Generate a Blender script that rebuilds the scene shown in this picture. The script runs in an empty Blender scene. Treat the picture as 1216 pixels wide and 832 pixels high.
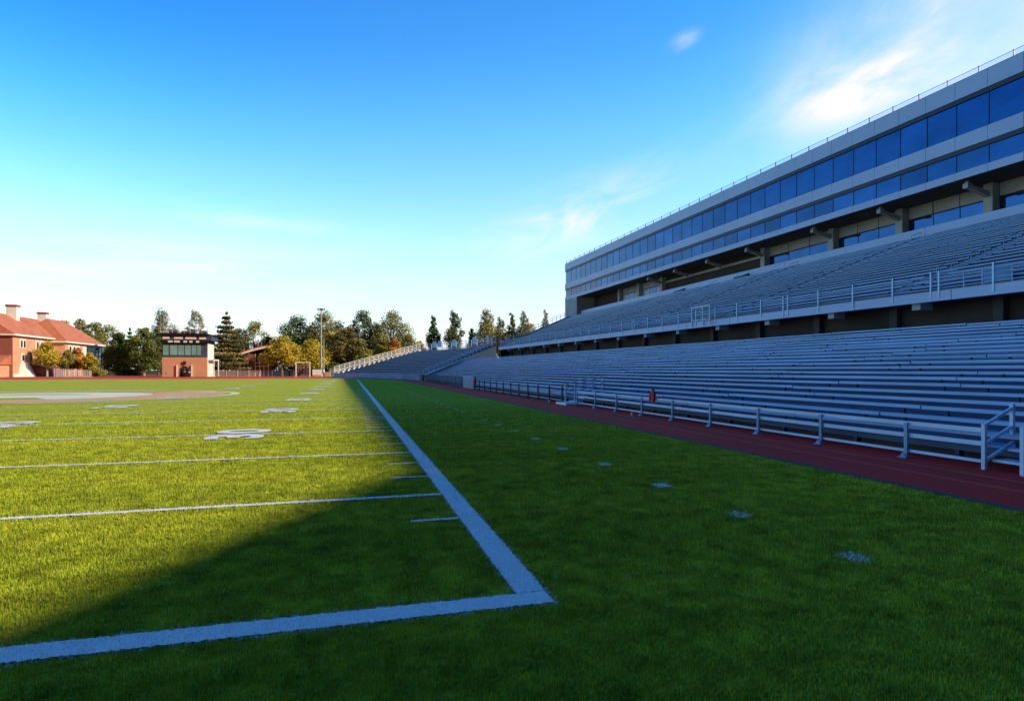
import bpy, math, random
import numpy as np
R = math.radians
random.seed(7); rng = np.random.default_rng(11)
scene = bpy.context.scene
COL = scene.collection

# ------------------------------------------------------------------ survey frame
YAW = 15.4; CAM_H = 1.7; F_PX = 700.0
S, C = math.sin(R(YAW)), math.cos(R(YAW))
def bearing_x(px, Y):                      # world X of the sight line through survey bearing px at a given Y
    r = (px-608)/700.0
    return Y*(S+r*C)/(C-r*S)
def polar(px, d):                          # world position of a bearing at a given distance
    l = (px-608)/700.0*d
    return (d*S+l*C, d*C-l*S)
def height(py, d): return CAM_H+(439-py)*d/700.0

# ------------------------------------------------------------------ mesh helpers
class MB:
    def __init__(s): s.v=[]; s.f=[]
    def hexa(s, p):
        n=len(s.v); s.v+=[tuple(q) for q in p]
        s.f+=[tuple(n+i for i in f) for f in ((0,3,2,1),(4,5,6,7),(0,1,5,4),(1,2,6,5),(2,3,7,6),(3,0,4,7))]
        return s
    def box(s,x0,x1,y0,y1,z0,z1):
        return s.hexa([(x0,y0,z0),(x1,y0,z0),(x1,y1,z0),(x0,y1,z0),(x0,y0,z1),(x1,y0,z1),(x1,y1,z1),(x0,y1,z1)])
    def bar(s,p0,p1,dx,dz):                # beam p0->p1, section dx (along x) by dz
        (a,b,c),(d,e,f)=p0,p1
        return s.hexa([(a,b,c),(a+dx,b,c),(d+dx,e,f),(d,e,f),(a,b,c+dz),(a+dx,b,c+dz),(d+dx,e,f+dz),(d,e,f+dz)])
    def tube(s,p0,p1,r,n=6,r1=None):
        r1 = r if r1 is None else r1
        p0=np.array(p0,float); p1=np.array(p1,float); d=p1-p0; d/=np.linalg.norm(d)
        a=np.cross(d,(0,0,1) if abs(d[2])<.9 else (1,0,0)); a/=np.linalg.norm(a); b=np.cross(d,a)
        k=len(s.v)
        for q,rr in ((p0,r),(p1,r1)):
            for i in range(n):
                t=2*math.pi*i/n; s.v.append(tuple(q+rr*(math.cos(t)*a+math.sin(t)*b)))
        for i in range(n): s.f.append((k+i,k+(i+1)%n,k+n+(i+1)%n,k+n+i))
        s.f.append(tuple(k+i for i in range(n))[::-1]); s.f.append(tuple(k+n+i for i in range(n)))
        return s
    def prism(s,poly,z0,z1):
        k=len(s.v); n=len(poly)
        s.v+=[(x,y,z0) for x,y in poly]+[(x,y,z1) for x,y in poly]
        s.f.append(tuple(range(k+n-1,k-1,-1))); s.f.append(tuple(range(k+n,k+2*n)))
        for i in range(n): s.f.append((k+i,k+(i+1)%n,k+n+(i+1)%n,k+n+i))
        return s
    def prof(s,p0,p1,poly):                # profile (y offset, z) polygon in the x=const plane swept from x=p0 to p1
        k=len(s.v); n=len(poly)
        s.v+=[(p0,y,z) for y,z in poly]+[(p1,y,z) for y,z in poly]
        s.f.append(tuple(range(k,k+n))); s.f.append(tuple(range(k+2*n-1,k+n-1,-1)))
        for i in range(n): s.f.append((k+i,k+(i+1)%n,k+n+(i+1)%n,k+n+i)[::-1])
        return s
    def face(s,pts):
        k=len(s.v); s.v+=[tuple(p) for p in pts]; s.f.append(tuple(range(k,k+len(pts)))); return s
    def build(s,name,mat,parent=None,world=True,smooth=False):
        off=(0,0,0)
        if parent is not None and world:
            q=parent; ox=oy=oz=0
            while q: ox+=q.location.x; oy+=q.location.y; oz+=q.location.z; q=q.parent
            off=(ox,oy,oz)
        me=bpy.data.meshes.new(name)
        me.from_pydata([(a-off[0],b-off[1],c-off[2]) for a,b,c in s.v],[],s.f)
        import bmesh
        bm=bmesh.new(); bm.from_mesh(me); bmesh.ops.recalc_face_normals(bm,faces=bm.faces); bm.to_mesh(me); bm.free()
        if smooth:
            me.polygons.foreach_set('use_smooth',[True]*len(me.polygons))
        me.materials.append(mat)
        o=bpy.data.objects.new(name,me); COL.objects.link(o)
        if parent is not None: o.parent=parent
        return o
def tag(o,label,cat,group=None,kind=None):
    o['label']=label; o['category']=cat
    if group: o['group']=group
    if kind: o['kind']=kind
    return o
def thing(name,label,cat,loc=(0,0,0),rz=0,group=None):
    o=bpy.data.objects.new(name,None); COL.objects.link(o); o.location=loc; o.rotation_euler=(0,0,rz)
    o.empty_display_size=.3
    return tag(o,label,cat,group)
def struct(o): o['kind']='structure'; return o
def fast_mesh(name,V,Fv,mat,parent=None,attr=None,nside=3):
    me=bpy.data.meshes.new(name); nf=len(Fv)
    me.vertices.add(len(V)); me.vertices.foreach_set('co',V.astype(np.float32).ravel())
    me.loops.add(nf*nside); me.loops.foreach_set('vertex_index',Fv.astype(np.int32).ravel())
    me.polygons.add(nf); me.polygons.foreach_set('loop_start',np.arange(nf,dtype=np.int32)*nside)
    me.polygons.foreach_set('loop_total',np.full(nf,nside,dtype=np.int32))
    if attr is not None:
        a=me.attributes.new('shade','FLOAT','POINT'); a.data.foreach_set('value',attr.astype(np.float32))
    me.update(calc_edges=True); me.validate()
    me.materials.append(mat)
    o=bpy.data.objects.new(name,me); COL.objects.link(o)
    if parent is not None: o.parent=parent
    return o

# ------------------------------------------------------------------ materials
def nodes(name):
    m=bpy.data.materials.new(name); m.use_nodes=True
    nt=m.node_tree; b=nt.nodes['Principled BSDF']; return m,nt,b
def N(nt,t,**k):
    n=nt.nodes.new(t)
    for a,v in k.items(): setattr(n,a,v)
    return n
def ramp(nt,fac,stops,inter='LINEAR'):
    r=N(nt,'ShaderNodeValToRGB'); cr=r.color_ramp; cr.interpolation=inter
    while len(cr.elements)<len(stops): cr.elements.new(.5)
    for e,(p,c) in zip(cr.elements,stops): e.position=p; e.color=(*c,1)
    nt.links.new(fac,r.inputs[0]); return r.outputs[0]
def mix(nt,fac,a,b,mode='MIX'):
    m=N(nt,'ShaderNodeMix',data_type='RGBA',blend_type=mode)
    for i,v in ((0,fac),(6,a),(7,b)):
        if isinstance(v,(int,float)): m.inputs[i].default_value=v
        elif isinstance(v,tuple): m.inputs[i].default_value=(*v,1)
        else: nt.links.new(v,m.inputs[i])
    return m.outputs[2]
def coords(nt,scale=(1,1,1),kind='Object'):
    tc=N(nt,'ShaderNodeTexCoord'); mp=N(nt,'ShaderNodeMapping'); mp.inputs['Scale'].default_value=scale
    nt.links.new(tc.outputs[kind],mp.inputs[0]); return mp.outputs[0]
def worldpos(nt,scale=(1,1,1)):
    g=N(nt,'ShaderNodeNewGeometry'); mp=N(nt,'ShaderNodeMapping'); mp.inputs['Scale'].default_value=scale
    nt.links.new(g.outputs['Position'],mp.inputs[0]); return mp.outputs[0]
def noise(nt,vec,scale,detail=4,rough=.6):
    n=N(nt,'ShaderNodeTexNoise'); n.inputs['Scale'].default_value=scale; n.inputs['Detail'].default_value=detail; n.inputs['Roughness'].default_value=rough
    nt.links.new(vec,n.inputs['Vector']); return n.outputs[0]
def bump(nt,b,h,strength,dist=.02):
    n=N(nt,'ShaderNodeBump'); n.inputs['Strength'].default_value=strength; n.inputs['Distance'].default_value=dist
    nt.links.new(h,n.inputs['Height']); nt.links.new(n.outputs[0],b.inputs['Normal'])
def simple(name,c,rough=.6,metal=0.0,var=.25,nscale=2.0,stretch=(1,1,1),bmp=0,spec=.5):
    m,nt,b=nodes(name)
    v=worldpos(nt,stretch); f=noise(nt,v,nscale,6)
    lo=tuple(x*(1-var) for x in c); hi=tuple(min(1,x*(1+var)) for x in c)
    nt.links.new(ramp(nt,f,[(.3,lo),(.7,hi)]),b.inputs['Base Color'])
    b.inputs['Roughness'].default_value=rough; b.inputs['Metallic'].default_value=metal
    b.inputs['Specular IOR Level'].default_value=spec
    if bmp: bump(nt,b,noise(nt,v,nscale*8,3),bmp)
    return m
M={}
M['alu']=simple('weathered_aluminium',(.28,.45,.66),.5,.15,.22,1.1,(1,.25,3),.0)
M['alu_blue']=simple('blue_grey_seat_metal',(.22,.36,.55),.5,.15,.2,1.1,(1,.25,3))
M['alu_pale']=simple('pale_galvanised_metal',(.50,.66,.84),.45,.15,.12,3,(1,.4,1))
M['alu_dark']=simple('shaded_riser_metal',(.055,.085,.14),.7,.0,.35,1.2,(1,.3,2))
M['dark_post']=simple('dark_painted_metal',(.035,.045,.07),.5,.2,.2,3)
M['panel']=simple('pale_metal_cladding',(.42,.54,.72),.45,.0,.08,.35,(1,.6,1))
M['concrete']=simple('precast_concrete',(.42,.42,.41),.85,0,.16,.5,(1,1,2),.1)
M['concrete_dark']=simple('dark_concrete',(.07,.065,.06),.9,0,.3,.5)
M['shadow_wall']=simple('shade_dark_wall',(.05,.038,.03),.9,0,.3,.7)  # near-black colour carries the shade under the deck and in the recess
M['frame_dark']=simple('dark_window_frame',(.02,.022,.028),.4,.3,.1)
M['white']=simple('white_paint',(.86,.85,.84),.6,0,.07,1)
M['black']=simple('black_cloth',(.02,.02,.024),.8,0,.2,3)
M['red_cloth']=simple('red_cloth',(.62,.05,.03),.8,0,.35,9)
M['paper']=simple('white_paper',(.8,.8,.78),.7,0,.05)
M['roof_red']=simple('red_roof',(.78,.22,.10),.8,0,.22,1.5,(1,1,4),.15)
M['galv']=simple('galvanised_pole',(.5,.5,.48),.45,.2,.12)
M['skin']=simple('skin',(.45,.28,.2),.6,0,.05)
M['blue_cloth']=simple('blue_plastic',(.08,.14,.4),.5,0,.2,3)
M['sign']=simple('blue_signboard',(.08,.30,.50),.45,0,.15,2)
M['bark']=simple('bark',(.13,.10,.075),.9,0,.4,6,(1,1,.3))
M['pale_bark']=simple('pale_bark',(.42,.36,.28),.9,0,.3,6,(1,1,.3))

def glass(name,base,metal,rough=.06):
    m,nt,b=nodes(name)
    v=worldpos(nt,(1,.45,1)); f=noise(nt,v,.6,3)
    nt.links.new(ramp(nt,f,[(.3,tuple(x*.75 for x in base)),(.7,tuple(x*1.2 for x in base))]),b.inputs['Base Color'])
    b.inputs['Metallic'].default_value=metal; b.inputs['Roughness'].default_value=rough
    bump(nt,b,noise(nt,worldpos(nt),.5,2),.03,.02)
    return m
M['glass']=glass('blue_tinted_glazing',(.016,.072,.20),.75)
GLS=[M['glass']]+[glass('blue_tinted_glazing',(.016*k,.072*k,.20*k),.72,r) for k,r in ((.88,.05),(1.12,.09),(.78,.06),(.97,.10))]
M['glass_shade']=glass('shaded_end_glass',(.03,.09,.2),.55)  # dark tone for the shadowed end of the brick wing
M['glass_teal']=glass('teal_glazing',(.24,.50,.50),.2,.25)
M['glass_clear']=None
m,nt,b=nodes('clear_guard_glass'); b.inputs['Base Color'].default_value=(.75,.88,.93,1); b.inputs['Roughness'].default_value=.05
b.inputs['Alpha'].default_value=.14; M['glass_clear']=m

def brick(name,c,mortar,scale=1.0):
    m,nt,b=nodes(name)
    tc=N(nt,'ShaderNodeNewGeometry'); sp=N(nt,'ShaderNodeSeparateXYZ'); nt.links.new(tc.outputs['Position'],sp.inputs[0])
    ad=N(nt,'ShaderNodeMath',operation='ADD'); nt.links.new(sp.outputs[0],ad.inputs[0]); nt.links.new(sp.outputs[1],ad.inputs[1])
    cb=N(nt,'ShaderNodeCombineXYZ'); nt.links.new(ad.outputs[0],cb.inputs[0]); nt.links.new(sp.outputs[2],cb.inputs[1])
    br=N(nt,'ShaderNodeTexBrick'); br.inputs['Scale'].default_value=3*scale; nt.links.new(cb.outputs[0],br.inputs['Vector'])
    br.inputs['Color1'].default_value=(*c,1); br.inputs['Color2'].default_value=(c[0]*.8,c[1]*.7,c[2]*.7,1); br.inputs['Mortar'].default_value=(*mortar,1)
    br.inputs['Mortar Size'].default_value=.03
    f=noise(nt,worldpos(nt),.4,4)
    nt.links.new(mix(nt,.35,br.outputs[0],ramp(nt,f,[(.3,(.55,.5,.5)),(.7,(1,1,1))]),'MULTIPLY'),b.inputs['Base Color'])
    b.inputs['Roughness'].default_value=.9; return m
M['brick']=brick('orange_brick',(.74,.35,.18),(.85,.58,.42))
M['brick_red']=brick('dark_red_and_shaded_brick',(.36,.09,.06),(.4,.2,.17))  # also puts the shadow into the house gable end

def tiles():
    m,nt,b=nodes('red_roof_tiles')
    w=N(nt,'ShaderNodeTexWave',wave_type='BANDS',bands_direction='Z'); w.inputs['Scale'].default_value=2.2; w.inputs['Distortion'].default_value=.8
    nt.links.new(worldpos(nt),w.inputs[0]); f=noise(nt,worldpos(nt),.6,5)
    c1=ramp(nt,f,[(.25,(.50,.14,.07)),(.75,(.80,.28,.15))])
    nt.links.new(mix(nt,.35,c1,w.outputs[0],'MULTIPLY'),b.inputs['Base Color']); b.inputs['Roughness'].default_value=.85
    return m
M['tiles']=tiles()

GL,GH=(.16,.19,.022),(.80,.86,.065)
def grass_mat(name,lo,hi,fine=True,blades=False):
    m,nt,b=nodes(name)
    w=worldpos(nt)
    broad=noise(nt,worldpos(nt,(.5,1,1)),.35,5,.6)
    mid=noise(nt,worldpos(nt,(1,1,1)),3.0,5,.7)
    # mowing / laying bands of the carpet
    wv=N(nt,'ShaderNodeTexWave',wave_type='BANDS',bands_direction='Y'); wv.inputs['Scale'].default_value=.11; wv.inputs['Distortion'].default_value=1.5
    nt.links.new(w,wv.inputs[0])
    c=ramp(nt,mid,[(.25,lo),(.75,hi)])
    c=mix(nt,.55,c,ramp(nt,broad,[(.3,(.72,.76,.68)),(.7,(1.15,1.1,1))]),'MULTIPLY')
    c=mix(nt,.22,c,ramp(nt,wv.outputs[1],[(.3,(.6,.7,.6)),(.7,(1.1,1.05,1))]),'MULTIPLY')
    if fine:
        g=noise(nt,w,60,3,.8)
        c=mix(nt,.75,c,ramp(nt,g,[(.32,(.18,.25,.15)),(.62,(1.25,1.2,1.1))]),'MULTIPLY')
        g2=noise(nt,worldpos(nt,(.6,1,1)),9,3,.8)
        c=mix(nt,.5,c,ramp(nt,g2,[(.35,(.45,.5,.4)),(.62,(1.15,1.1,1))]),'MULTIPLY')
        bump(nt,b,g,.9,.03)
    if blades:
        at=N(nt,'ShaderNodeAttribute',attribute_name='shade')
        c=mix(nt,.8,c,ramp(nt,at.outputs['Fac'],[(0,(.40,.45,.35)),(1,(1.35,1.3,1.05))]),'MULTIPLY')
    nt.links.new(c,b.inputs['Base Color']); b.inputs['Roughness'].default_value=.75 if not blades else .5
    b.inputs['Specular IOR Level'].default_value=.15 if blades else 0.0
    return m
M['turf']=grass_mat('artificial_turf',(.26,.32,.045),(.86,.96,.13))
M['blade']=grass_mat('turf_fibre',GL,GH,False,True)
M['rough_grass']=grass_mat('rough_ground_cover',(.06,.07,.02),(.16,.15,.05))
def line_mat(name,c,blades):
    m,nt,b=nodes(name)
    g=noise(nt,worldpos(nt),55,3,.8)
    c1=ramp(nt,g,[(.3,tuple(x*.7 for x in c)),(.5,c)])
    if blades:
        at=N(nt,'ShaderNodeAttribute',attribute_name='shade')
        c1=mix(nt,.7,(c),ramp(nt,at.outputs['Fac'],[(0,(.45,.47,.5)),(1,(1.1,1.1,1.1))]),'MULTIPLY')
    else: bump(nt,b,g,.6,.02)
    nt.links.new(c1,b.inputs['Base Color']); b.inputs['Roughness'].default_value=.8; b.inputs['Specular IOR Level'].default_value=.1
    return m
M['line']=line_mat('white_line_paint',(.92,.92,.92),False)
M['line_blade']=line_mat('white_line_fibre',(.88,.88,.88),True)
M['line_faint']=line_mat('worn_line_paint',(.62,.66,.62),False)
M['emblem_white']=line_mat('worn_emblem_paint',(.86,.86,.60),False)
M['logo_red']=line_mat('red_field_paint',(.78,.44,.24),False)
def track_mat():
    m,nt,b=nodes('red_running_track')
    f=noise(nt,worldpos(nt),60,3,.8); g=noise(nt,worldpos(nt,(1,.2,1)),.8,5)
    c=ramp(nt,f,[(.3,(.72,.022,.02)),(.7,(1,.05,.035))])
    c=mix(nt,.6,c,ramp(nt,g,[(.3,(.7,.7,.75)),(.7,(1.1,1.05,1))]),'MULTIPLY')
    nt.links.new(c,b.inputs['Base Color']); b.inputs['Roughness'].default_value=.9; bump(nt,b,f,.4,.01); b.inputs['Specular IOR Level'].default_value=.2
    return m
M['track']=track_mat()
M['paving']=simple('grey_paving',(.30,.29,.27),.9,0,.2,.5)
M['brown_path']=simple('brown_earth',(.30,.12,.06),.95,0,.25,.5)
M['kerb']=simple('dark_kerb',(.06,.05,.07),.9,0,.2,2)

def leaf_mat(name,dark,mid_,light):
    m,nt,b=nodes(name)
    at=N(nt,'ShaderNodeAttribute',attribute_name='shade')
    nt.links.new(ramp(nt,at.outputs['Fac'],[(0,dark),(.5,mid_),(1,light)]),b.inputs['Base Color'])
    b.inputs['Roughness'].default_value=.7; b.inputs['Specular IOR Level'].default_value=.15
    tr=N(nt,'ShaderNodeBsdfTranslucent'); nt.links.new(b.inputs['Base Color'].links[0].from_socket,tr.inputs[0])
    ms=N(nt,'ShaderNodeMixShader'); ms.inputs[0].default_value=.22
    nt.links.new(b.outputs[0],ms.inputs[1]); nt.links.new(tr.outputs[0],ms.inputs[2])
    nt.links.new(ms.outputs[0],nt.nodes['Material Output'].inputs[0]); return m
L={}
L['dark']=leaf_mat('dark_green_leaves',(0.030,0.067,0.024),(0.090,0.143,0.044),(0.229,0.286,0.082))
L['green']=leaf_mat('green_leaves',(0.061,0.087,0.025),(0.163,0.196,0.051),(0.408,0.391,0.102))
L['olive']=leaf_mat('olive_leaves',(0.098,0.098,0.025),(0.293,0.274,0.068),(0.626,0.528,0.136))
L['gold']=leaf_mat('golden_leaves',(.20,.15,.02),(.56,.44,.045),(.92,.72,.12))
L['orange']=leaf_mat('orange_leaves',(0.238,0.102,0.025),(0.646,0.289,0.051),(0.935,0.544,0.102))
L['brown']=leaf_mat('bronze_leaves',(.10,.085,.03),(.27,.22,.08),(.50,.42,.16))
L['pale']=leaf_mat('pale_leaves',(0.170,0.153,0.102),(0.408,0.374,0.255),(0.714,0.680,0.510))
L['spruce']=leaf_mat('spruce_needles',(0.051,0.064,0.037),(0.178,0.160,0.072),(0.612,0.425,0.143))

# ------------------------------------------------------------------ ground
def sheet(name,poly,z,mat,lab=None):
    o=MB().face([(x,y,z) for x,y in poly]).build(name,mat); struct(o); return o
sheet('ground',[(-900,-300),(900,-300),(900,1500),(-900,1500)],-.02,M['rough_grass'])
inner=[(7.8,-80),(7.8,60),(7.75,88),(7.2,100),(5.2,110),(1.5,117.5),(-5,121.5),(-14,123),(-120,123)]
outer=[(-120,158),(-30,158),(-6,152),(-4.5,140),(-3.2,133.5),(.5,128),(4.2,120.5),(8.6,106),(10.3,92),(11.6,80),(11.6,-80)]
sheet('playing_field',[(-75,-80)]+inner[:-2]+[(-14,123),(-75,123)],0,M['turf'])
sheet('running_track',inner+outer,.004,M['track'])
sheet('paving',[(-140,158.02),(-30,158.02),(-6,152.02),(20,152.02),(20,240),(-140,240)],.0,M['brown_path'])
mb=MB()
for a,b in zip(inner[:7],inner[1:8]):
    mb.hexa([(a[0]-.04,a[1],0),(a[0]+.06,a[1],0),(b[0]+.06,b[1],0),(b[0]-.04,b[1],0),(a[0]-.04,a[1],.02),(a[0]+.06,a[1],.02),(b[0]+.06,b[1],.02),(b[0]-.04,b[1],.02)])
struct(mb.build('track_kerb',M['kerb']))
mb=MB()
for x in (9.0,9.75): mb.box(x,x+.045,-40,86,.0055,.0085)
struct(mb.build('track_lane_line',simple('faint_lane_paint',(.98,.10,.08),.9,0,.2)))

# white lines --------------------------------------------------------
YARD=[8.0,12.2,16.8,21.5]+[26.1+4.57*i for i in range(18)]
SL0,SL1=1.20,1.46                       # sideline inner/outer
rects=[]                                # x0,x1,y0,y1
rects.append((SL0,SL1,4.27,108.3))
rects.append((-52,SL1,4.04,4.30))
def add_line(x0,x1,y0,y1): rects.append((x0,x1,y0,y1))
for y in YARD: add_line(-52,SL0,y-.055,y+.055)
add_line(-52,SL1,108.3,109.0)
for a,b in zip([5.35]+YARD[:10],YARD[:11]):
    if a==5.35: ys=[6.65]
    else: ys=[a+(b-a)*k/3 for k in (1,2)] if a<13 else [a+(b-a)*k/5 for k in (1,2,3,4)]
    for y in ys: add_line(.66 if a<13 else .45,SL0,y-.04,y+.04)
dash=[]
ys=[2.75,4.33,5.95,7.75,9.75,11.9]; y=13.8
while y<100: ys.append(y); y+=1.9
for y in ys: dash.append((4.30,4.52,y-.13,y+.13))
NEAR=31.0
def blades_region(n, xr, yr, test=None):
    P=np.column_stack([rng.uniform(*xr,n),rng.uniform(*yr,n)])
    return P
def in_rects(P,RS,jit=.016):
    m=np.zeros(len(P),bool)
    J=P+rng.normal(0,jit,P.shape)
    J+= .010*np.column_stack([np.sin(P[:,1]*23)+np.sin(P[:,1]*57+1),np.sin(P[:,0]*19)+np.sin(P[:,0]*47+2)])
    for x0,x1,y0,y1 in RS: m|=(J[:,0]>x0)&(J[:,0]<x1)&(J[:,1]>y0)&(J[:,1]<y1)
    return m
def sample_blades(density0,dmin,dmax):
    # more fibres where they are seen closest; they get broader as they get sparser
    out=[]
    edges=np.geomspace(dmin,dmax,26)
    for a,b in zip(edges[:-1],edges[1:]):
        dm=(a+b)/2; dens=density0*(dmin/dm)**1.55*min(1,max(.03,1-(dm-11)/20.0))
        half=R(49); area=half*(b*b-a*a)
        n=int(area*dens)
        r=np.sqrt(rng.uniform(a*a,b*b,n)); t=rng.uniform(-half,half,n)+R(YAW)
        out.append(np.column_stack([r*np.sin(t),r*np.cos(t),np.full(n,(dm/dmin)**.62)]))
    return np.vstack(out)
B=sample_blades(18500,2.7,NEAR)
B=B[(B[:,0]<7.72)]
isl=in_rects(B[:,:2],rects); isd=in_rects(B[:,:2],dash,.03)
isd&=(rng.random(len(B))<.85)&((B[:,1]>3.3)|(rng.random(len(B))<.25))
def blade_mesh(P,hgt,wid,lean=.35):
    n=len(P); x,y,k=P[:,0],P[:,1],P[:,2]
    a=rng.uniform(0,2*np.pi,n); w=wid*k*rng.uniform(.7,1.3,n)*.5; h=hgt*(.75+.25*k)*rng.uniform(.6,1.25,n)
    la=rng.uniform(0,2*np.pi,n); ll=h*rng.uniform(.0,1,n)*lean
    V=np.empty((n,3,3))
    V[:,0]=np.column_stack([x-w*np.cos(a),y-w*np.sin(a),np.full(n,-.002)])
    V[:,1]=np.column_stack([x+w*np.cos(a),y+w*np.sin(a),np.full(n,-.002)])
    V[:,2]=np.column_stack([x+ll*np.cos(la),y+ll*np.sin(la),h])
    sh=rng.random(n); A=np.column_stack([sh*.45,sh*.45,.3+sh*.7]).ravel()  # roots darker than tips: canopy shade put into the colour
    return V.reshape(-1,3),np.arange(n*3).reshape(-1,3),A
V,Fv,A=blade_mesh(B[~isl&~isd],.024,.0045,.18)
o=fast_mesh('turf',V,Fv,M['blade'],attr=A); tag(o,'short dense green turf fibres of the playing field','turf',kind='stuff')
def paint(name,rs,extra,mat_sheet,mat_blade,z=.016):
    mb=MB()
    for x0,x1,y0,y1 in rs:
        zz=.012+.001*(rs.index((x0,x1,y0,y1))%2)
        if x1-x0>y1-y0:                      # runs across the field: ragged long edges
            if y0>20: mb.face([(x0,y0,z),(x1,y0,z),(x1,y1,z),(x0,y1,z)]); continue
            n=int(min(x1-x0,26)/.018); xs=np.linspace(max(x0,x1-26),x1,n+1)
            a=y0+rng.normal(0,.007,n+1); b=y1+rng.normal(0,.007,n+1)
            for i in range(n): mb.face([(xs[i],a[i],zz),(xs[i+1],a[i+1],zz),(xs[i+1],b[i+1],zz),(xs[i],b[i],zz)])
            if x0<xs[0]: mb.face([(x0,y0,zz),(xs[0],a[0],zz),(xs[0],b[0],zz),(x0,y1,zz)])
        else:
            ye=min(y1,22); n=max(2,int((ye-y0)/.018)) if ye>y0 else 0
            if n:
                ys_=np.linspace(y0,ye,n+1); a=x0+rng.normal(0,.007,n+1); b=x1+rng.normal(0,.007,n+1)
                for i in range(n): mb.face([(a[i],ys_[i],zz),(b[i],ys_[i],zz),(b[i+1],ys_[i+1],zz),(a[i+1],ys_[i+1],zz)])
                if ye<y1: mb.face([(a[n],ye,zz),(b[n],ye,zz),(x1,y1,zz),(x0,y1,zz)])
            else: mb.face([(x0,y0,z),(x1,y0,z),(x1,y1,z),(x0,y1,z)])
    o=mb.build(name,mat_sheet); struct(o)
    if extra is not None and len(extra):
        V,Fv,A=blade_mesh(extra,.019,.0075,1.6)
        q=fast_mesh('painted_fibres',V,Fv,mat_blade,o,A); q['kind']='stuff'
    return o
# sheet pieces do not overlap: lines are butted, and the near part of the sheet is a little narrower than the fibres
sh=[(SL0+.01,SL1-.01,4.30,108.3),(-52,SL1-.02,4.06,4.285)]+[r for r in rects[2:]]
sh=[(x0,min(x1,SL0+.005) if i>1 and y0<108 else x1,y0,y1) for i,(x0,x1,y0,y1) in enumerate(sh)]
paint('field_line',sh,B[isl],M['line'],M['line_blade'])
dsh=[d for d in dash if d[2]>7]
paint('dashed_restraining_line',dsh,B[isd],M['line_faint'],M['line_blade'],.0045)

def text_mesh(s,x,y,size,rot,name,mat,sx=1.0,thick=.03):
    cu=bpy.data.curves.new(name,'FONT'); cu.body=s; cu.size=size; cu.align_x='CENTER'; cu.align_y='CENTER'; cu.offset=thick
    o=bpy.data.objects.new(name,cu); COL.objects.link(o)
    bpy.context.view_layer.update()
    me=bpy.data.meshes.new_from_object(o.evaluated_get(bpy.context.evaluated_depsgraph_get()))
    bpy.data.objects.remove(o); me.materials.clear(); me.materials.append(mat)
    q=bpy.data.objects.new(name,me); COL.objects.link(q); q.location=(x,y,.029); q.rotation_euler=(0,0,rot); q.scale=(sx,1,1)
    return struct(q)
# field numbers, bases toward the near sideline
for y in (16.8,26.1,35.24,44.4,53.5,62.7,71.8,81,90):
    for k,ch in ((-1,'3'),(1,'0')):
        text_mesh(ch,-2.7,y+k*.68,1.75,R(90),'field_number',M['line'],1.25,.07)
for y in (21.5,30.7,39.8,49,58.1,67.2,76.4):
    for k,ch in ((-1,'3'),(1,'0')):
        text_mesh(ch,-10.2,y+k*.68,1.75,R(90),'field_number',M['line'],1.25,.07)
# midfield emblem: white oval ring, red swooshes and a white bar
cx,cy=-20.5,45.0
def ring(rx0,ry0,rx1,ry1,z,mat,a0=0,a1=360):
    mb=MB(); n=48
    for i in range(n):
        t0=R(a0+(a1-a0)*i/n); t1=R(a0+(a1-a0)*(i+1)/n)
        mb.face([(cx+rx0*math.cos(t0),cy+ry0*math.sin(t0),z),(cx+rx1*math.cos(t0),cy+ry1*math.sin(t0),z),(cx+rx1*math.cos(t1),cy+ry1*math.sin(t1),z),(cx+rx0*math.cos(t1),cy+ry0*math.sin(t1),z)])
    return struct(mb.build('midfield_emblem',mat))
ring(12.4,9.8,13.0,10.4,.012,M['emblem_white'])
ring(7.6,6.2,12.1,9.5,.012,M['logo_red'],-150,45)
ring(4.0,3.2,7.5,6.1,.012,M['emblem_white'],-60,200)
ring(9.8,7.8,12.1,9.5,.012,M['logo_red'],60,200)
struct(MB().face([(cx-14,cy-3.4,.016),(cx+3,cy-3.0,.016),(cx+7,cy+1.2,.016),(cx-8,cy+2.0,.016)]).build('midfield_emblem',M['emblem_white']))

# ------------------------------------------------------------------ stadium stands
def lerp(a,b,t): return a+(b-a)*t
Y0S=-12.0
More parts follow.
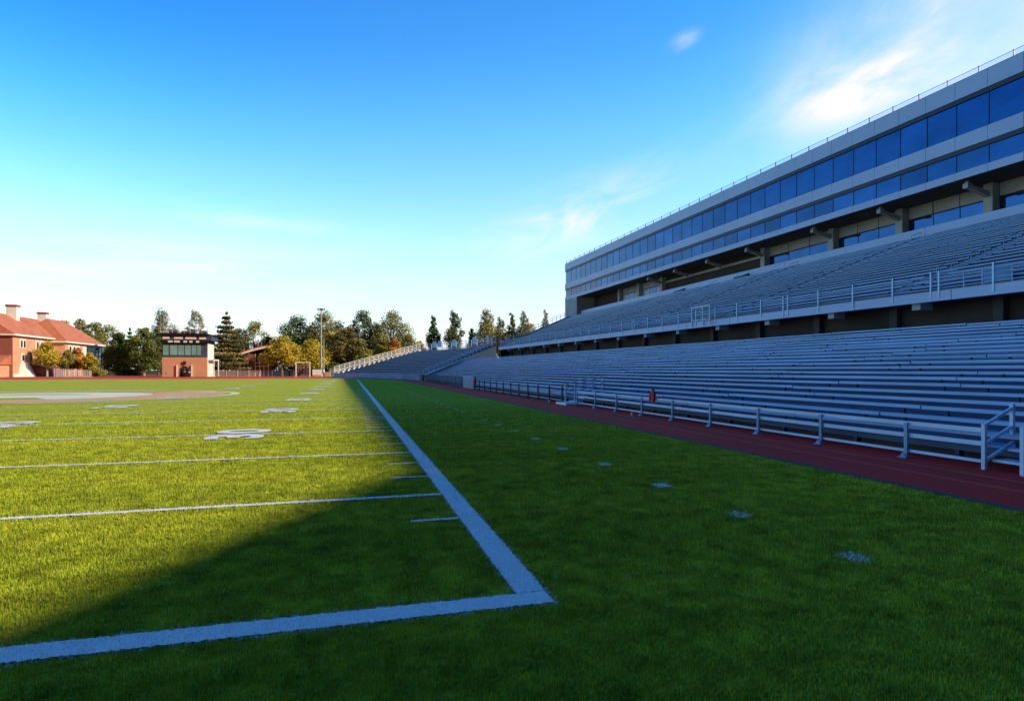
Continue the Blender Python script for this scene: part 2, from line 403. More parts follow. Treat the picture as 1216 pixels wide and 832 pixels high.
# lower bleachers: 15 rows fanning slightly
lower=thing('lower_bleachers','lower bank of blue grey metal bench rows rising from the red track','bleachers',(11,16,0))
NR=20
def low_x(u,Y):                       # u in rows
    near=10.95+u*.656; far=10.95+u*.45
    return near+(far-near)*(Y-16)/84.0
def low_z(u): return .36+u*.155
def low_end(u): return 88.5+u*.45*1.25
def segs(y0,y1,step=8.0):
    n=max(1,round((y1-y0)/step)); return [y0+(y1-y0)*i/n for i in range(n+1)]
for u in range(NR):
    ye=low_end(u); z=low_z(u)
    mb=MB(); lg=MB()
    # seat planks in joined lengths with slight misalignment
    ys=[Y0S]; 
    while ys[-1]<ye-3: ys.append(ys[-1]+random.uniform(3.6,7.4))
    ys[-1]=ye
    for a,b in zip(ys,ys[1:]):
        dz=random.uniform(-.012,.012); dx=random.uniform(-.01,.01)
        a+=.018; b-=.018
        mb.bar((low_x(u,a)+.02+dx,a,z+.15+dz),(low_x(u,b)+.02+dx,b,z+.15+dz+random.uniform(-.006,.006)),.25,.07)
        # bracket legs of the plank
        for q in (a+.5,b-.5):
            lg.bar((low_x(u,q)+.16,q,z+.002),(low_x(u,q)+.16,q+.05,z+.002),.06,.14)
    nf=len(mb.f); k=len(mb.v); mb.v+=lg.v; mb.f+=[tuple(i+k for i in f) for f in lg.f]
    o=mb.build('seat_row',M['alu'],lower); o.data.materials.append(M['dark_post'])
    for p in o.data.polygons:
        if p.index>=nf: p.material_index=1
    mb=MB()
    mb.bar((low_x(u,Y0S)+.26,Y0S,z-.03),(low_x(u,ye)+.26,ye,z-.03),.656-.26 if u<NR-1 else .9,.03)   # foot board
    mb.bar((low_x(u,Y0S)+.02,Y0S,z-.03),(low_x(u,ye)+.02,ye,z-.03),.23,.03)
    mb.build('foot_board',M['alu'],lower)
    mb=MB()
    mb.bar((low_x(u,Y0S)-.015,Y0S,z-.15),(low_x(u,ye)-.015,ye,z-.15),.02,.115)
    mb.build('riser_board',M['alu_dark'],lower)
mb=MB()
for y in np.arange(-10,88,2.3):       # raking steel under the rows
    mb=MB(); mb.hexa([(10.98,y,0),(11.1,y,0),(11.1,y+.08,0),(10.98,y+.08,0),(10.98,y,.3),(11.1,y,.3),(11.1,y+.08,.3),(10.98,y+.08,.3)]); mb.build('support_leg',M['dark_post'],lower)
MB().bar((11.3,Y0S,0),(11.3,88,0),.1,.30).build('back_skirt',M['concrete_dark'],lower)
# guard rail pieces -----------------------------------------------------
def rail_line(name,label,pts,zs,posts,mat,pmat,group,rdim=(.05,.09),post=(.07,.10),foot=True,cat='railing',top=0.0):
    t=thing(name,label,cat,(pts[0][0],pts[0][1],0),group=group)
    for z,hh in zs:
        mb=MB()
        for a,b in zip(pts,pts[1:]): mb.bar((a[0],a[1],z),(b[0],b[1],z),rdim[0],hh)
        mb.build('rail',mat,t)
    for (x,y) in posts:
        mb=MB(); w,dp=post
        mb.box(x-.02-w,x-.022,y-dp/2,y+dp/2,0,zs[0][0]+zs[0][1]-.02+top)
        if foot:
            mb.box(x-.15,x+.03,y-.09,y+.09,0.006,.022)
            mb.prof(x-.12,x-.108,[(y-.07,.022),(y+.07,.022),(y,.12)])
        mb.build('post',pmat,t)
    return t
GR='guard rails along the track'
def posts_between(y0,y1,step,x=10.45): 
    n=round((y1-y0)/step); return [(x,y0+(y1-y0)*i/n) for i in range(n+1)]
rail_line('guard_rail','three bar pale metal rail along the red track, nearest the camera',[(10.45,7.62),(10.45,26.4)],[(.63,.075),(.40,.075),(.11,.05)],posts_between(9.0,26.2,2.15),M['alu_pale'],M['alu_blue'],GR,(.05,.1),(.035,.07))
rail_line('guard_rail','short three bar metal rail running out of frame beside the near stair',[(10.45,-8),(10.45,6.9)],[(.63,.075),(.40,.075),(.11,.05)],posts_between(-8,6.8,2.25),M['alu_pale'],M['alu'],GR,(.06,.1))
rail_line('guard_rail','dark post metal rail beyond the far stair up to the white gate',[(10.45,27.9),(10.45,50)],[(.80,.06),(.46,.09),(.12,.05)],posts_between(28.2,50,1.9),M['alu'],M['dark_post'],GR,(.05,.1),(.06,.09))
# white gate panel
g=thing('track_gate','white slatted gate panel standing in the track side rail','gate',(10.4,50.2,0))
MB().box(10.38,10.43,50.2,54.9,1.02,1.10).build('rail',M['white'],g)
MB().box(10.38,10.43,50.2,54.9,.06,.13).build('rail',M['white'],g)
for i in range(16):
    y=50.2+i*.3; MB().box(10.33,10.375,y,y+.13,.03,1.12).build('picket',M['alu_pale'],g)
# picket fence beyond
curve=[(10.45,55.2),(10.45,80),(10.2,90),(8.8,104),(4.6,118.5),(1.0,126),(-3.4,132.3)]
pf=thing('picket_fence','dark upright picket fence curving along the far end of the track','fence',(10.45,55.2,0))
mb1=MB();mb2=MB();pk=[]
for a,b in zip(curve,curve[1:]):
    mb1.bar((a[0],a[1],.95),(b[0],b[1],.95),.05,.06); mb2.bar((a[0],a[1],.12),(b[0],b[1],.12),.05,.05)
    Ld=math.hypot(b[0]-a[0],b[1]-a[1]); n=int(Ld/.85)
    for i in range(n): pk.append((lerp(a[0],b[0],i/n),lerp(a[1],b[1],i/n)))
mb1.build('rail',M['alu'],pf); mb2.build('rail',M['alu'],pf)
for (x,y) in pk[:98]: MB().box(x-.06,x-.01,y-.05,y+.05,0,1.05).build('picket',M['dark_post'],pf)

# access stairs ---------------------------------------------------------
def access_stair(y0,label,w,pad=True,hz=1.0,xi=11.9,rise=.45):
    t=thing('access_stair',label,'stairs',(10.9,y0,0),group='stairs onto the lower stand')
    if pad: MB().box(9.95,10.95,y0-.1,y0+w+.1,.008,.11).build('base_plate',M['white'],t)
    for i in range(3):
        MB().box(10.55+i*.34,10.9+i*.34,y0+.05,y0+w-.05,.14+i*.17,.18+i*.17).build('tread',M['alu_pale'],t)
    for yy in (y0,y0+w):
        mb=MB(); mb.box(10.40,10.46,yy-.03,yy+.03,.0,hz); mb.build('post',M['alu_pale'],t)
        mb=MB(); mb.box(xi-.05,xi,yy-.03,yy+.03,.5,hz+rise+.03); mb.build('post',M['alu_pale'],t)
        for z in (hz-.05,hz-.37,hz-.66):
            mb=MB(); mb.hexa([(10.43,yy-.02,z),(xi,yy-.02,z+rise),(xi,yy+.02,z+rise),(10.43,yy+.02,z),(10.43,yy-.02,z+.05),(xi,yy-.02,z+rise+.05),(xi,yy+.02,z+rise+.05),(10.43,yy+.02,z+.05)])
            mb.build('handrail',M['alu_pale'],t)
    return t
access_stair(26.5,'small metal stair with white base plate and handrails, midway along the rail',1.25,True,1.0,11.9,.4)
access_stair(6.95,'pale blue handrails of the near stair at the right edge of the photo',.6,False,.78,11.1,.30)

# sun-shaded clothing and litter
def jacket(x,y,z,label,s):
    t=thing('jacket',label,'jacket',(x,y,z))
    mb=MB(); prof=[(.02,.10),(.12,.135),(.30,.15),(.44,.165),(.54,.15),(.62,.07)]; k=len(mb.v); n=14
    for (zz,rr) in prof:
        for i in range(n):
            a=2*math.pi*i/n; w_=1+.10*math.sin(3*a+zz*9)+.06*math.sin(7*a)
            mb.v.append((x+.55*rr*w_*math.cos(a)*s,y+rr*w_*1.15*math.sin(a)*s,z+(zz+.015*math.sin(2*a))*s))
    for q in range(len(prof)-1):
        for i in range(n): mb.f.append((k+q*n+i,k+q*n+(i+1)%n,k+(q+1)*n+(i+1)%n,k+(q+1)*n+i))
    mb.f.append(tuple(k+i for i in range(n))); mb.f.append(tuple(k+(len(prof)-1)*n+i for i in range(n)))
    mb.build('body',M['red_cloth'],t)
    for q in (-1,1):
        MB().tube((x-.03,y+q*.15*s,z+.55*s),(x-.07,y+q*.19*s,z+.05*s),.055*s,8,.04*s).build('sleeve',M['red_cloth'],t)
    MB().tube((x,y,z+.58*s),(x,y,z+.70*s),.075*s,8,.05*s).build('collar',M['black'],t)
    return t
jacket(10.42,18.9,.52,'red jacket with dark collar hung over the middle of the near rail',.75)
jacket(10.40,49.7,.35,'red jacket hung beside the white gate panel',1.1)
t=tag(MB().tube((10.15,20.0,.012),(10.15,20.0,.11),.04,10,.05).build('paper_cup',M['paper']),'small white paper cup standing on the track by a post','cup')
t=tag(MB().tube((10.2,29.6,.012),(10.2,29.6,.11),.05,10,.06).build('paper_cup',M['paper']),'white paper cup on the track just beyond the far stair','cup')
st=thing('stool','small grey stool at the far end of the side line','stool',(*polar(519,100),0))
x,y=polar(519,100)
MB().box(x-.28,x+.28,y-.2,y+.2,.62,.7).build('seat',M['alu_pale'],st)
for q in (-1,1):
    for w in (-1,1): MB().tube((x+q*.25,y+w*.16,0),(x+q*.1,y+w*.1,.62),.035).build('leg',M['alu_pale'],st)

# upper deck ------------------------------------------------------------
def dx(Y): return 24.0-.046*(Y-16)          # deck front
def bx_(Y): return 41.0-.019*(Y-27)          # facade
upper=thing('upper_bleachers','upper tier of dark blue bench rows behind the long pale deck edge','bleachers',(24,16,4.6))
DE=83.0
def dend(x): return 83+(x-20.9)*1.03
YC=-9.0                                       # where the horseshoe starts to bend
# fascia + slab edge with joints
mb=MB()
yy=segs(YC,DE,4.6)
for a,b in zip(yy,yy[1:]):
    mb.bar((dx(a+.015),a+.015,4.60),(dx(b-.015),b-.015,4.60),.22,.40)
mb.build('fascia',M['panel'],upper)
MB().bar((dx(YC)+.01,YC,5.003),(dx(DE)+.01,DE,5.003),.8,.04).build('deck_floor',M['concrete'],upper)
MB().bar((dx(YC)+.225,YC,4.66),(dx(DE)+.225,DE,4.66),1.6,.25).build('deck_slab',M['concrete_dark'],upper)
NU=24
def up_x(u,Y):
    a=dx(Y)+.75; b=bx_(Y)+.45
    return a+(b-a)*u/NU
def up_z(u): return 5.02+u*.268
aisles=[ -3,9.5,21.5,33.5,45.5,57.5,69.5]
for u in range(NU):
    xe=up_x(u,85); ye=dend(xe); z=up_z(u)
    mb=MB()
    ed=[YC]+[q for a in aisles for q in (a-.55,a+.55)]+[ye]
    for a,b in zip(ed[0::2],ed[1::2]):
        ss=segs(a,b,5.6)
        for p,q in zip(ss,ss[1:]):
            dzz=random.uniform(-.008,.008)
            mb.bar((up_x(u,p+.02)+.05,p+.02,z+.31+dzz),(up_x(u,q-.02)+.05,q-.02,z+.31+dzz),.27,.07)
    for a in aisles:
        for q in (0,.35): mb.box(up_x(u,a)+q,up_x(u,a)+q+.30,a-.5,a+.5,z+.265+q*.36,z+.30+q*.36)
    mb.build('seat_row',M['alu_blue'],upper)
    mb=MB(); mb.bar((up_x(u,YC),YC,z-.0),(up_x(u,ye),ye,z-.0),.03,.262); mb.bar((up_x(u,YC)+.03,YC,z+.222),(up_x(u,ye)+.03,ye,z+.222),.70,.04)
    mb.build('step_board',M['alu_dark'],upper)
# raking underside
V=[]
mb=MB()
mb.hexa([(dx(YC)+1.8,YC,4.62),(42,YC,10.6),(39,dend(39),10.6),(dx(DE)+1.8,DE+1.5,4.62),(dx(YC)+1.8,YC,4.85),(42,YC,10.9),(39,dend(39),10.9),(dx(DE)+1.8,DE+1.5,4.85)])
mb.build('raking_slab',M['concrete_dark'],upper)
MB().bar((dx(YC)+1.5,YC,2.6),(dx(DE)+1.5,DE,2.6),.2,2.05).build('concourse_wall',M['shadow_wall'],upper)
mb=MB()
for k,y in enumerate(np.arange(-7,82,4.55)):
    MB().box(dx(y)+.25,dx(y)+.95,y-.2,y+.2,4.33,4.66).build('beam_end',M['concrete'],upper)
    MB().box(dx(y)+1.1,dx(y)+1.45,y+1.7,y+2.1,3.2,4.66).build('column',M['concrete_dark'],upper)
# sloping end wall of the tier with small rail
mb=MB(); n=8
p0=(dx(DE),DE,4.6); p1=(39.2,dend(39.2),11.2)
mb.hexa([(p0[0],p0[1],4.6),(p1[0],p1[1],10.8),(p1[0],p1[1]+.25,10.8),(p0[0],p0[1]+.25,4.6),(p0[0],p0[1],5.25),(p1[0],p1[1],11.7),(p1[0],p1[1]+.25,11.7),(p0[0],p0[1]+.25,5.25)])
mb.build('end_wall',M['panel'],upper)
t=thing('end_railing','pale sloping railing down the far end of the upper tier','railing',p0)
for k in range(15):
    f=(k+.5)/15; x=lerp(p0[0],p1[0],f); y=lerp(p0[1],p1[1],f)+.1; z=lerp(5.25,11.7,f)
    MB().tube((x,y,z),(x,y,z+.85),.035).build('post',M['alu_pale'],t)
for h in (.82,.45): MB().tube((p0[0],p0[1]+.1,5.25+h),(p1[0],p1[1]+.1,11.7+h),.03).build('rail',M['alu_pale'],t)
mb=MB(); mb.hexa([(dx(DE)+.1,DE-.5,0),(39,dend(39)-.5,0),(39,dend(39)-.2,0),(dx(DE)+.1,DE-.2,0),(dx(DE)+.1,DE-.5,4.59),(39,dend(39)-.5,10.5),(39,dend(39)-.2,10.5),(dx(DE)+.1,DE-.2,4.59)]); mb.build('end_closure_wall',M['concrete_dark'],upper)
# deck railing
dr=thing('deck_railing','long pale horizontal bar railing on the front edge of the upper deck','railing',(24,16,5.0))
for k,z in enumerate((5.84,5.66,5.48,5.30,5.14)):
    r=.032 if k==0 else .018
    MB().tube((dx(YC)+.1,YC,z),(dx(DE)+.1,DE,z),r,6).build('rail',M['alu_pale'],dr)
y=-8.2;k=0
while y<DE:
    x=dx(y)-.03
    MB().box(x,x+.045,y-.035,y+.035,4.72,5.86).build('post',M['alu_pale'],dr)
    if k%4==1: MB().box(x,x+.045,y+.32,y+.39,4.72,5.86).build('post',M['alu_pale'],dr)
    y+=2.1;k+=1
# vomitory gate frames and signboard
gf=thing('pipe_gate','square white pipe gate frame on the upper deck railing','gate',(dx(34)+.2,34,5))
x=dx(35)
for yy_ in (34.2,35.0,36.3): MB().tube((x-.1,yy_,4.7),(x-.1,yy_,6.05),.05).build('post',M['white'],gf)
for z in (6.0,5.1): MB().tube((x-.1,34.2,z),(x-.1,36.3,z),.04).build('rail',M['white'],gf)
sg=thing('signboard','plain light blue board standing behind the upper deck railing','signboard',(24.5,17.2,5.04))
MB().box(24.5,24.54,16.75,17.75,5.16,5.72).build('board',M['sign'],sg)
for yy_ in (16.7,17.8,18.55): MB().tube((24.5,yy_,5.04),(24.5,yy_,5.80),.03).build('post',M['alu_pale'],sg)
# aisle handrails
for i,a in enumerate(aisles):
    names=['just outside the frame','nearest the right edge of the photo','second from the right edge','third from the right edge','fourth from the right edge','fifth from the right edge','farthest along the tier']
    t=thing('aisle_railing','stepped pale handrails of the upper tier aisle, '+names[i],'railing',(up_x(0,a),a,5.02),group='aisle railings of the upper tier')
    for u in range(0,NU,3):
        x=up_x(u,a); z=up_z(u)
        mb=MB(); mb.tube((x+.1,a,z+.26),(x+.1,a,z+.72),.018); mb.tube((x+.1,a,z+.72),(x+1.0,a,z+1.05),.018); mb.tube((x+1.0,a,z+.55),(x+1.0,a,z+1.05),.018)
        mb.build('handrail',M['alu'],t)

# ------------------------------------------------------------------ stadium building
bld=thing('stadium_building','long pale press box building with two bands of blue glass above the stands','building',(42,40,0))
BE=105.5
def fband(name,z0,z1,off,thick,mat,y0=YC,y1=BE,step=2.15,gap=.012):
    mb=MB(); ss=[y0]; y=27-.0
    grid=[27+ (k)*step+ .3 for k in range(-17,36)]
    grid=[y0]+[g for g in grid if y0+.4<g<y1-.4]+[y1]
    for a,b in zip(grid,grid[1:]): mb.bar((bx_(a+gap)+off,a+gap,z0),(bx_(b-gap)+off,b-gap,z0),thick,z1-z0)
    return mb.build(name,mat,bld),grid
_,G=fband('lower_band',14.92,15.45,0,.5,M['panel'])
fband('middle_band',17.02,17.98,0,.5,M['panel'])
fband('parapet_band',20.55,21.75,0,.5,M['panel'])
MB().bar((bx_(YC)+.03,YC,21.755),(bx_(BE)+.03,BE,21.755),.6,.05).build('coping',M['frame_dark'],bld)
for (z0,z1) in ((15.45,17.02),(17.98,20.55)):     # dark reveals & back wall
    MB().bar((bx_(YC)+.42,YC,z0+.002),(bx_(BE)+.42,BE,z0+.002),.1,z1-z0-.004).build('reveal',M['frame_dark'],bld)
    mb=MB(); mb.bar((bx_(YC)+.06,YC,z1-.30),(bx_(BE)+.06,BE,z1-.30),.36,.297); mb.build('lintel',M['frame_dark'],bld)
for (z0,z1) in ((15.46,16.72),(17.99,20.25)):
    far=MB()
    for a,b in zip(G,G[1:]):
        q=MB().bar((bx_(a+.035)+.16,a+.035,z0),(bx_(b-.035)+.16,b-.035,z0),.04,z1-z0)
        if b<22: far.v and None
        if b<22:
            k=len(far.v); far.v+=q.v; far.f+=[tuple(i+k for i in f) for f in q.f]
        else:
            q.bar((bx_(a)+.13,a-.02,z0),(bx_(a)+.13,a+.02,z0),.09,z1-z0)
            ww=q.build('window',random.choice(GLS),bld); ww.data.materials.append(M['frame_dark'])
            for p in ww.data.polygons: p.material_index=1 if p.index>=6 else 0
    far.build('window_strip',M['glass'],bld)
# roof, body, soffit
def quad_prism(pts,z0,z1,name,mat,par): return MB().prism(pts,z0,z1).build(name,mat,par)
quad_prism([(bx_(YC)+.55,YC),(58,YC),(58,BE),(bx_(BE)+.55,BE)],15.2,21.6,'upper_wall',M['panel'],bld)
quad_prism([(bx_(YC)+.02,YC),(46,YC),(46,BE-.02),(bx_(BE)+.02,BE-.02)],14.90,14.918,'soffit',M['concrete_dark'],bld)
# end wall below
quad_prism([(bx_(BE)+.03,BE-6),(50,BE-6),(50,BE-.01),(bx_(BE)+.03,BE-.01)],0,14.89,'end_pier',M['concrete'],bld)
def rx(Y): return bx_(Y)+3.0
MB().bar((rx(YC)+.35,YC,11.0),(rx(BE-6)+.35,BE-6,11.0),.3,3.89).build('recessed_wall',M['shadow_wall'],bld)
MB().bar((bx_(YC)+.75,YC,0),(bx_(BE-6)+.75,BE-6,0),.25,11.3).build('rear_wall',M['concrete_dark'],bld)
# parapet in panels
mb=MB(); ss=segs(YC,BE-6.05,7.0)
for a,b in zip(ss,ss[1:]): mb.bar((bx_(a+.015)+.72,a+.015,11.1),(bx_(b-.015)+.72,b-.015,11.1),.28,1.26)
mb.build('concourse_parapet',M['panel'],bld)
# columns, brackets and recessed windows
cols=[-3.7,3.3,10.3,17.3,24.3,31.3,38.2,45.2,54.4,61.5,68.5,75.3,82,88.5]
for y in cols:
    if y not in (61.5,68.5): MB().box(rx(y)-.35,rx(y)+.33,y-.32,y+.32,12.2,14.89).build('column',M['concrete'],bld)
    if y<76:
        x0=bx_(y)+.55
        mb=MB(); mb.hexa([(x0+.45,y-.14,14.35),(rx(y)-.36,y-.14,13.9),(rx(y)-.36,y+.14,13.9),(x0+.45,y+.14,14.35),(x0+.45,y-.14,14.6),(rx(y)-.36,y-.14,14.3),(rx(y)-.36,y+.14,14.3),(x0+.45,y+.14,14.6)])
        mb.box(x0,x0+.45,y-.18,y+.18,14.38,14.72)
        mb.box(x0+.12,x0+.32,y-.1,y+.1,14.72,14.9)
        mb.build('bracket',M['concrete'],bld)
for a,b in zip(cols,cols[1:]):
    if 54<=a<75: continue
    n=3; w=(b-a-.7)/n
    for k in range(n):
        y0=a+.35+k*w+.04; y1=y0+w-.08
        lit = a>=75  # lit look of the far panes put in as pale cladding colour
        MB().bar((rx(y0)+.30,y0,12.1),(rx(y1)+.30,y1,12.1),.045,1.75).build('window',M['glass'] if not lit or k==1 else M['panel'],bld)
        MB().bar((rx(y0)+.25,y0,13.95),(rx(y1)+.25,y1,13.95),.09,.93).build('transom_panel',M['concrete'],bld)
MB().bar((rx(54.8)+.2,54.8,14.0),(rx(75)+.2,75,14.0),.12,.28).build('opening_beam',M['concrete'],bld)
# rooftop guard
rg=thing('roof_railing','thin glass guard with slim posts along the roof edge','railing',(42,40,21.8))
MB().bar((bx_(YC)+.25,YC,21.83),(bx_(BE)+.25,BE,21.83),.015,.42).build('glass_panel',M['glass_clear'],rg)
for k in range(50):
    y=BE-.1-k*2.15
    if y<YC: break
    MB().box(bx_(y)+.2,bx_(y)+.26,y-.025,y+.025,21.81,22.33).build('post',M['frame_dark'],rg)
MB().bar((bx_(YC)+.24,YC,22.26),(bx_(BE)+.24,BE,22.26),.035,.03).build('rail',M['alu_pale'],rg)
# small things lying on the parapet ledge
for i,(yy_,lab) in enumerate(((66.5,'dark bundle lying on the seats below the far concourse wall'),(54.5,'folded dark tarpaulin lying on the top row under the open bay'))):
    t=tag(MB().hexa([(bx_(yy_)-.2,yy_-1.2,11.55),(bx_(yy_)+.4,yy_-1.2,11.5),(bx_(yy_)+.4,yy_+1.2,11.5),(bx_(yy_)-.2,yy_+1.1,11.55),(bx_(yy_)-.1,yy_-.9,11.8),(bx_(yy_)+.3,yy_-1,11.95),(bx_(yy_)+.3,yy_+.8,11.85),(bx_(yy_)-.1,yy_+1,11.75)]).build('tarpaulin',M['dark_post']),lab,'tarpaulin')

# unseen horseshoe wing behind the viewpoint, shaped to cast the diagonal field shadow
wing=thing('shadow_wing','unseen curved return of the stadium building, shaped to cast the field shadow','building',(30,-25,0))
WP=[(bx_(YC),YC),(38.1,-15.3),(32.1,-24.3),(20,-42),(4,-58),(-20,-68),(-60,-72)]
def wband(name,z0,z1,off,th,mat):
    mb=MB()
    for a,b in zip(WP,WP[1:]):
        dxv,dyv=b[0]-a[0],b[1]-a[1]; Ld=math.hypot(dxv,dyv); nx,ny=-dyv/Ld,dxv/Ld
        if nx<0 and b[0]>0: nx,ny=-nx,-ny
        if ny>0: nx,ny=-nx,-ny
        nx,ny=abs(nx)*1.0,-abs(ny)
        mb.prism([(a[0]+nx*off,a[1]+ny*off),(b[0]+nx*off,b[1]+ny*off),(b[0]+nx*(off+th),b[1]+ny*(off+th)),(a[0]+nx*(off+th),a[1]+ny*(off+th))],z0,z1)
    return mb.build(name,mat,wing)
wband('lower_band',14.92,15.45,0,.5,M['panel']); wband('middle_band',17.02,17.98,0,.5,M['panel']); wband('parapet_band',20.55,21.80,0,.5,M['panel'])
wband('window_strip',15.46,17.0,.2,.2,M['glass']); wband('window_strip',17.99,20.5,.2,.2,M['glass'])
wband('wall',0,21.6,.6,12,M['concrete'])
quad_prism([(bx_(YC)+.7,YC-.01),(57,YC-.01),(57,-30),(48,-20)],0,21.5,'sun_gap_filler',M['concrete'],wing)  # unseen filler added to stop sun leaking between wing and main block

# ------------------------------------------------------------------ far curved end stand
FRONT=[(10.9,91.5),(9.6,104.5),(5.6,119),(1.8,127),(-3.0,133.0)]
BACK=[(27.0,109.5),(26.3,118),(23.8,129),(21.2,139),(17.5,150.7)]
def sub(P,n=4):
    out=[]
    for i in range(len(P)-1):
        for k in range(n): out.append((lerp(P[i][0],P[i+1][0],k/n),lerp(P[i][1],P[i+1][1],k/n)))
    return out+[P[-1]]
FS,BS=sub(FRONT),sub(BACK)
endst=thing('end_bleachers','far curved corner bank of blue bench rows beyond the field','bleachers',(5,118,0))
NE=18
def ept(i,f): return (lerp(FS[i][0],BS[i][0],f),lerp(FS[i][1],BS[i][1],f))
for u in range(NE):
    f0,f1,f2=u/NE,(u+.42)/NE,(u+1)/NE; z=.8+u*.325
    mb=MB(); mb2=MB()
    for i in range(len(FS)-1):
        a,b,c,d=ept(i,f0),ept(i+1,f0),ept(i+1,f1),ept(i,f1)
        mb.prism([a,b,c,d],z+.28,z+.35)
        c2,d2=ept(i+1,f2),ept(i,f2)
        mb2.prism([a,b,c2,d2],z-.35,z-.02)
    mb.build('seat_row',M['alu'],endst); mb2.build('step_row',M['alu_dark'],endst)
mb=MB()
for i in range(len(FS)-1):
    a,b=FS[i],FS[i+1]; mb.prism([(a[0]-.15,a[1]-.1),(b[0]-.15,b[1]-.1),b,a],0,1.0)
mb.build('front_wall',M['alu'],endst)
# left side stringer (sunlit)
a,b=FS[-1],BS[-1]
mb=MB(); mb.hexa([(a[0]-.3,a[1]+.1,.2),(b[0]-.3,b[1]+.1,6.0),(b[0],b[1],6.0),(a[0],a[1],.2),(a[0]-.3,a[1]+.1,1.0),(b[0]-.3,b[1]+.1,7.0),(b[0],b[1],7.0),(a[0],a[1],1.0)])
mb.build('stringer',M['white'],endst)
t=thing('side_railing','white sloping railing down the left end of the far corner stand','railing',(a[0],a[1],0))
for k in range(20):
    f=k/19; x,y=lerp(a[0],b[0],f)-.2,lerp(a[1],b[1],f); z=lerp(1.0,7.0,f)
    MB().box(x-.07,x+.07,y-.07,y+.07,z-.2,z+1.45).build('post',M['white'],t)
for h in (1.4,1.0,.6,.3): MB().tube((a[0]-.2,a[1],1.0+h),(b[0]-.2,b[1],7.0+h),.05).build('rail',M['white'],t)
t=thing('top_railing','pale railing with glass boards along the top of the far corner stand','railing',(BS[0][0],BS[0][1],6.6))
for i in range(len(BS)-1):
    p,q=BS[i],BS[i+1]
    MB().tube((p[0],p[1],6.6),(p[0],p[1],8.1),.09).build('post',M['alu_pale'],t)
    for z in (8.05,7.5,7.0): MB().tube((p[0],p[1],z),(q[0],q[1],z),.045).build('rail',M['alu_pale'],t)
for i in (2,5,9,12,13):
    p,q=BS[i],BS[i+1]
    MB().prism([(lerp(p[0],q[0],.2),lerp(p[1],q[1],.2)),(lerp(p[0],q[0],.8),lerp(p[1],q[1],.8)),(lerp(p[0],q[0],.8)+.1,lerp(p[1],q[1],.8)),(lerp(p[0],q[0],.2)+.1,lerp(p[1],q[1],.2))],7.1,8.6).build('board',M['alu'],t)
# stair aisle along the main stand end: smooth ramp wall
rw=thing('ramp_wall','smooth pale blue sloping wall between the main lower stand and the corner stand','wall',(11,89,0))
A0=(10.9,88.9);A1=(27.0,109.2)
def rampz(f): return .95+f*5.35
mb=MB(); mb.hexa([(A0[0],A0[1],0),(A1[0],A1[1],0),(A1[0],A1[1]+.4,0),(A0[0],A0[1]+.4,0),(A0[0],A0[1],rampz(0)),(A1[0],A1[1],rampz(1)),(A1[0],A1[1]+.4,rampz(1)),(A0[0],A0[1]+.4,rampz(0))])
mb.build('wall',M['panel'],rw)
mb=MB(); mb.hexa([(A0[0],A0[1]+.45,rampz(0)-.1),(A1[0],A1[1]+.45,rampz(1)-.1),(A1[0],A1[1]+1.7,rampz(1)-.1),(A0[0],A0[1]+1.7,rampz(0)-.1),(A0[0],A0[1]+.45,rampz(0)),(A1[0],A1[1]+.45,rampz(1)),(A1[0],A1[1]+1.7,rampz(1)),(A0[0],A0[1]+1.7,rampz(0))])
mb.build('ramp',M['alu_pale'],rw)
t=thing('ramp_railing','pale stepped railing climbing beside the ramp wall','railing',(A0[0],A0[1],1))
for k in range(18):
    f=k/17; x,y=lerp(A0[0],A1[0],f),lerp(A0[1],A1[1],f)+1.6
    MB().tube((x,y,rampz(f)),(x,y,rampz(f)+.75),.05).build('post',M['alu_pale'],t)
MB().tube((A0[0],A0[1]+1.6,rampz(0)+.75),(A1[0],A1[1]+1.6,rampz(1)+.75),.04).build('rail',M['alu_pale'],t)

# ------------------------------------------------------------------ trees
def leaves(cs,rs,n,size,flat=1.0,bias=0):
    """leaf quads spread through clumps (centres cs, radii rs)"""
    cs=np.array(cs); rs=np.array(rs); w=(rs[:,0]*rs[:,1]*rs[:,2])**(2/3); w/=w.sum()
    k=rng.choice(len(cs),n,p=w)
    d=rng.normal(size=(n,3)); d/=np.linalg.norm(d,axis=1)[:,None]
    rad=rng.uniform(.45,1.08,n)[:,None]
    P=cs[k]+d*rs[k]*rad
    nr=d+rng.normal(0,.7,(n,3)); nr/=np.linalg.norm(nr,axis=1)[:,None]
    a=np.cross(nr,rng.normal(size=(n,3))); a/=np.linalg.norm(a,axis=1)[:,None]; b=np.cross(nr,a)
    s=size*rng.uniform(.6,1.4,n)[:,None]
    V=np.stack([P-a*s*.5,P+b*s*.35,P+a*s*.5,P-b*s*.35],1).reshape(-1,3)
    cl=rng.uniform(-.22,.22,len(cs))[k]
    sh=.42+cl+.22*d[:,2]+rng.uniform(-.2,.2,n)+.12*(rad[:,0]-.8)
    return V,np.repeat(np.clip(sh,0,1),4)
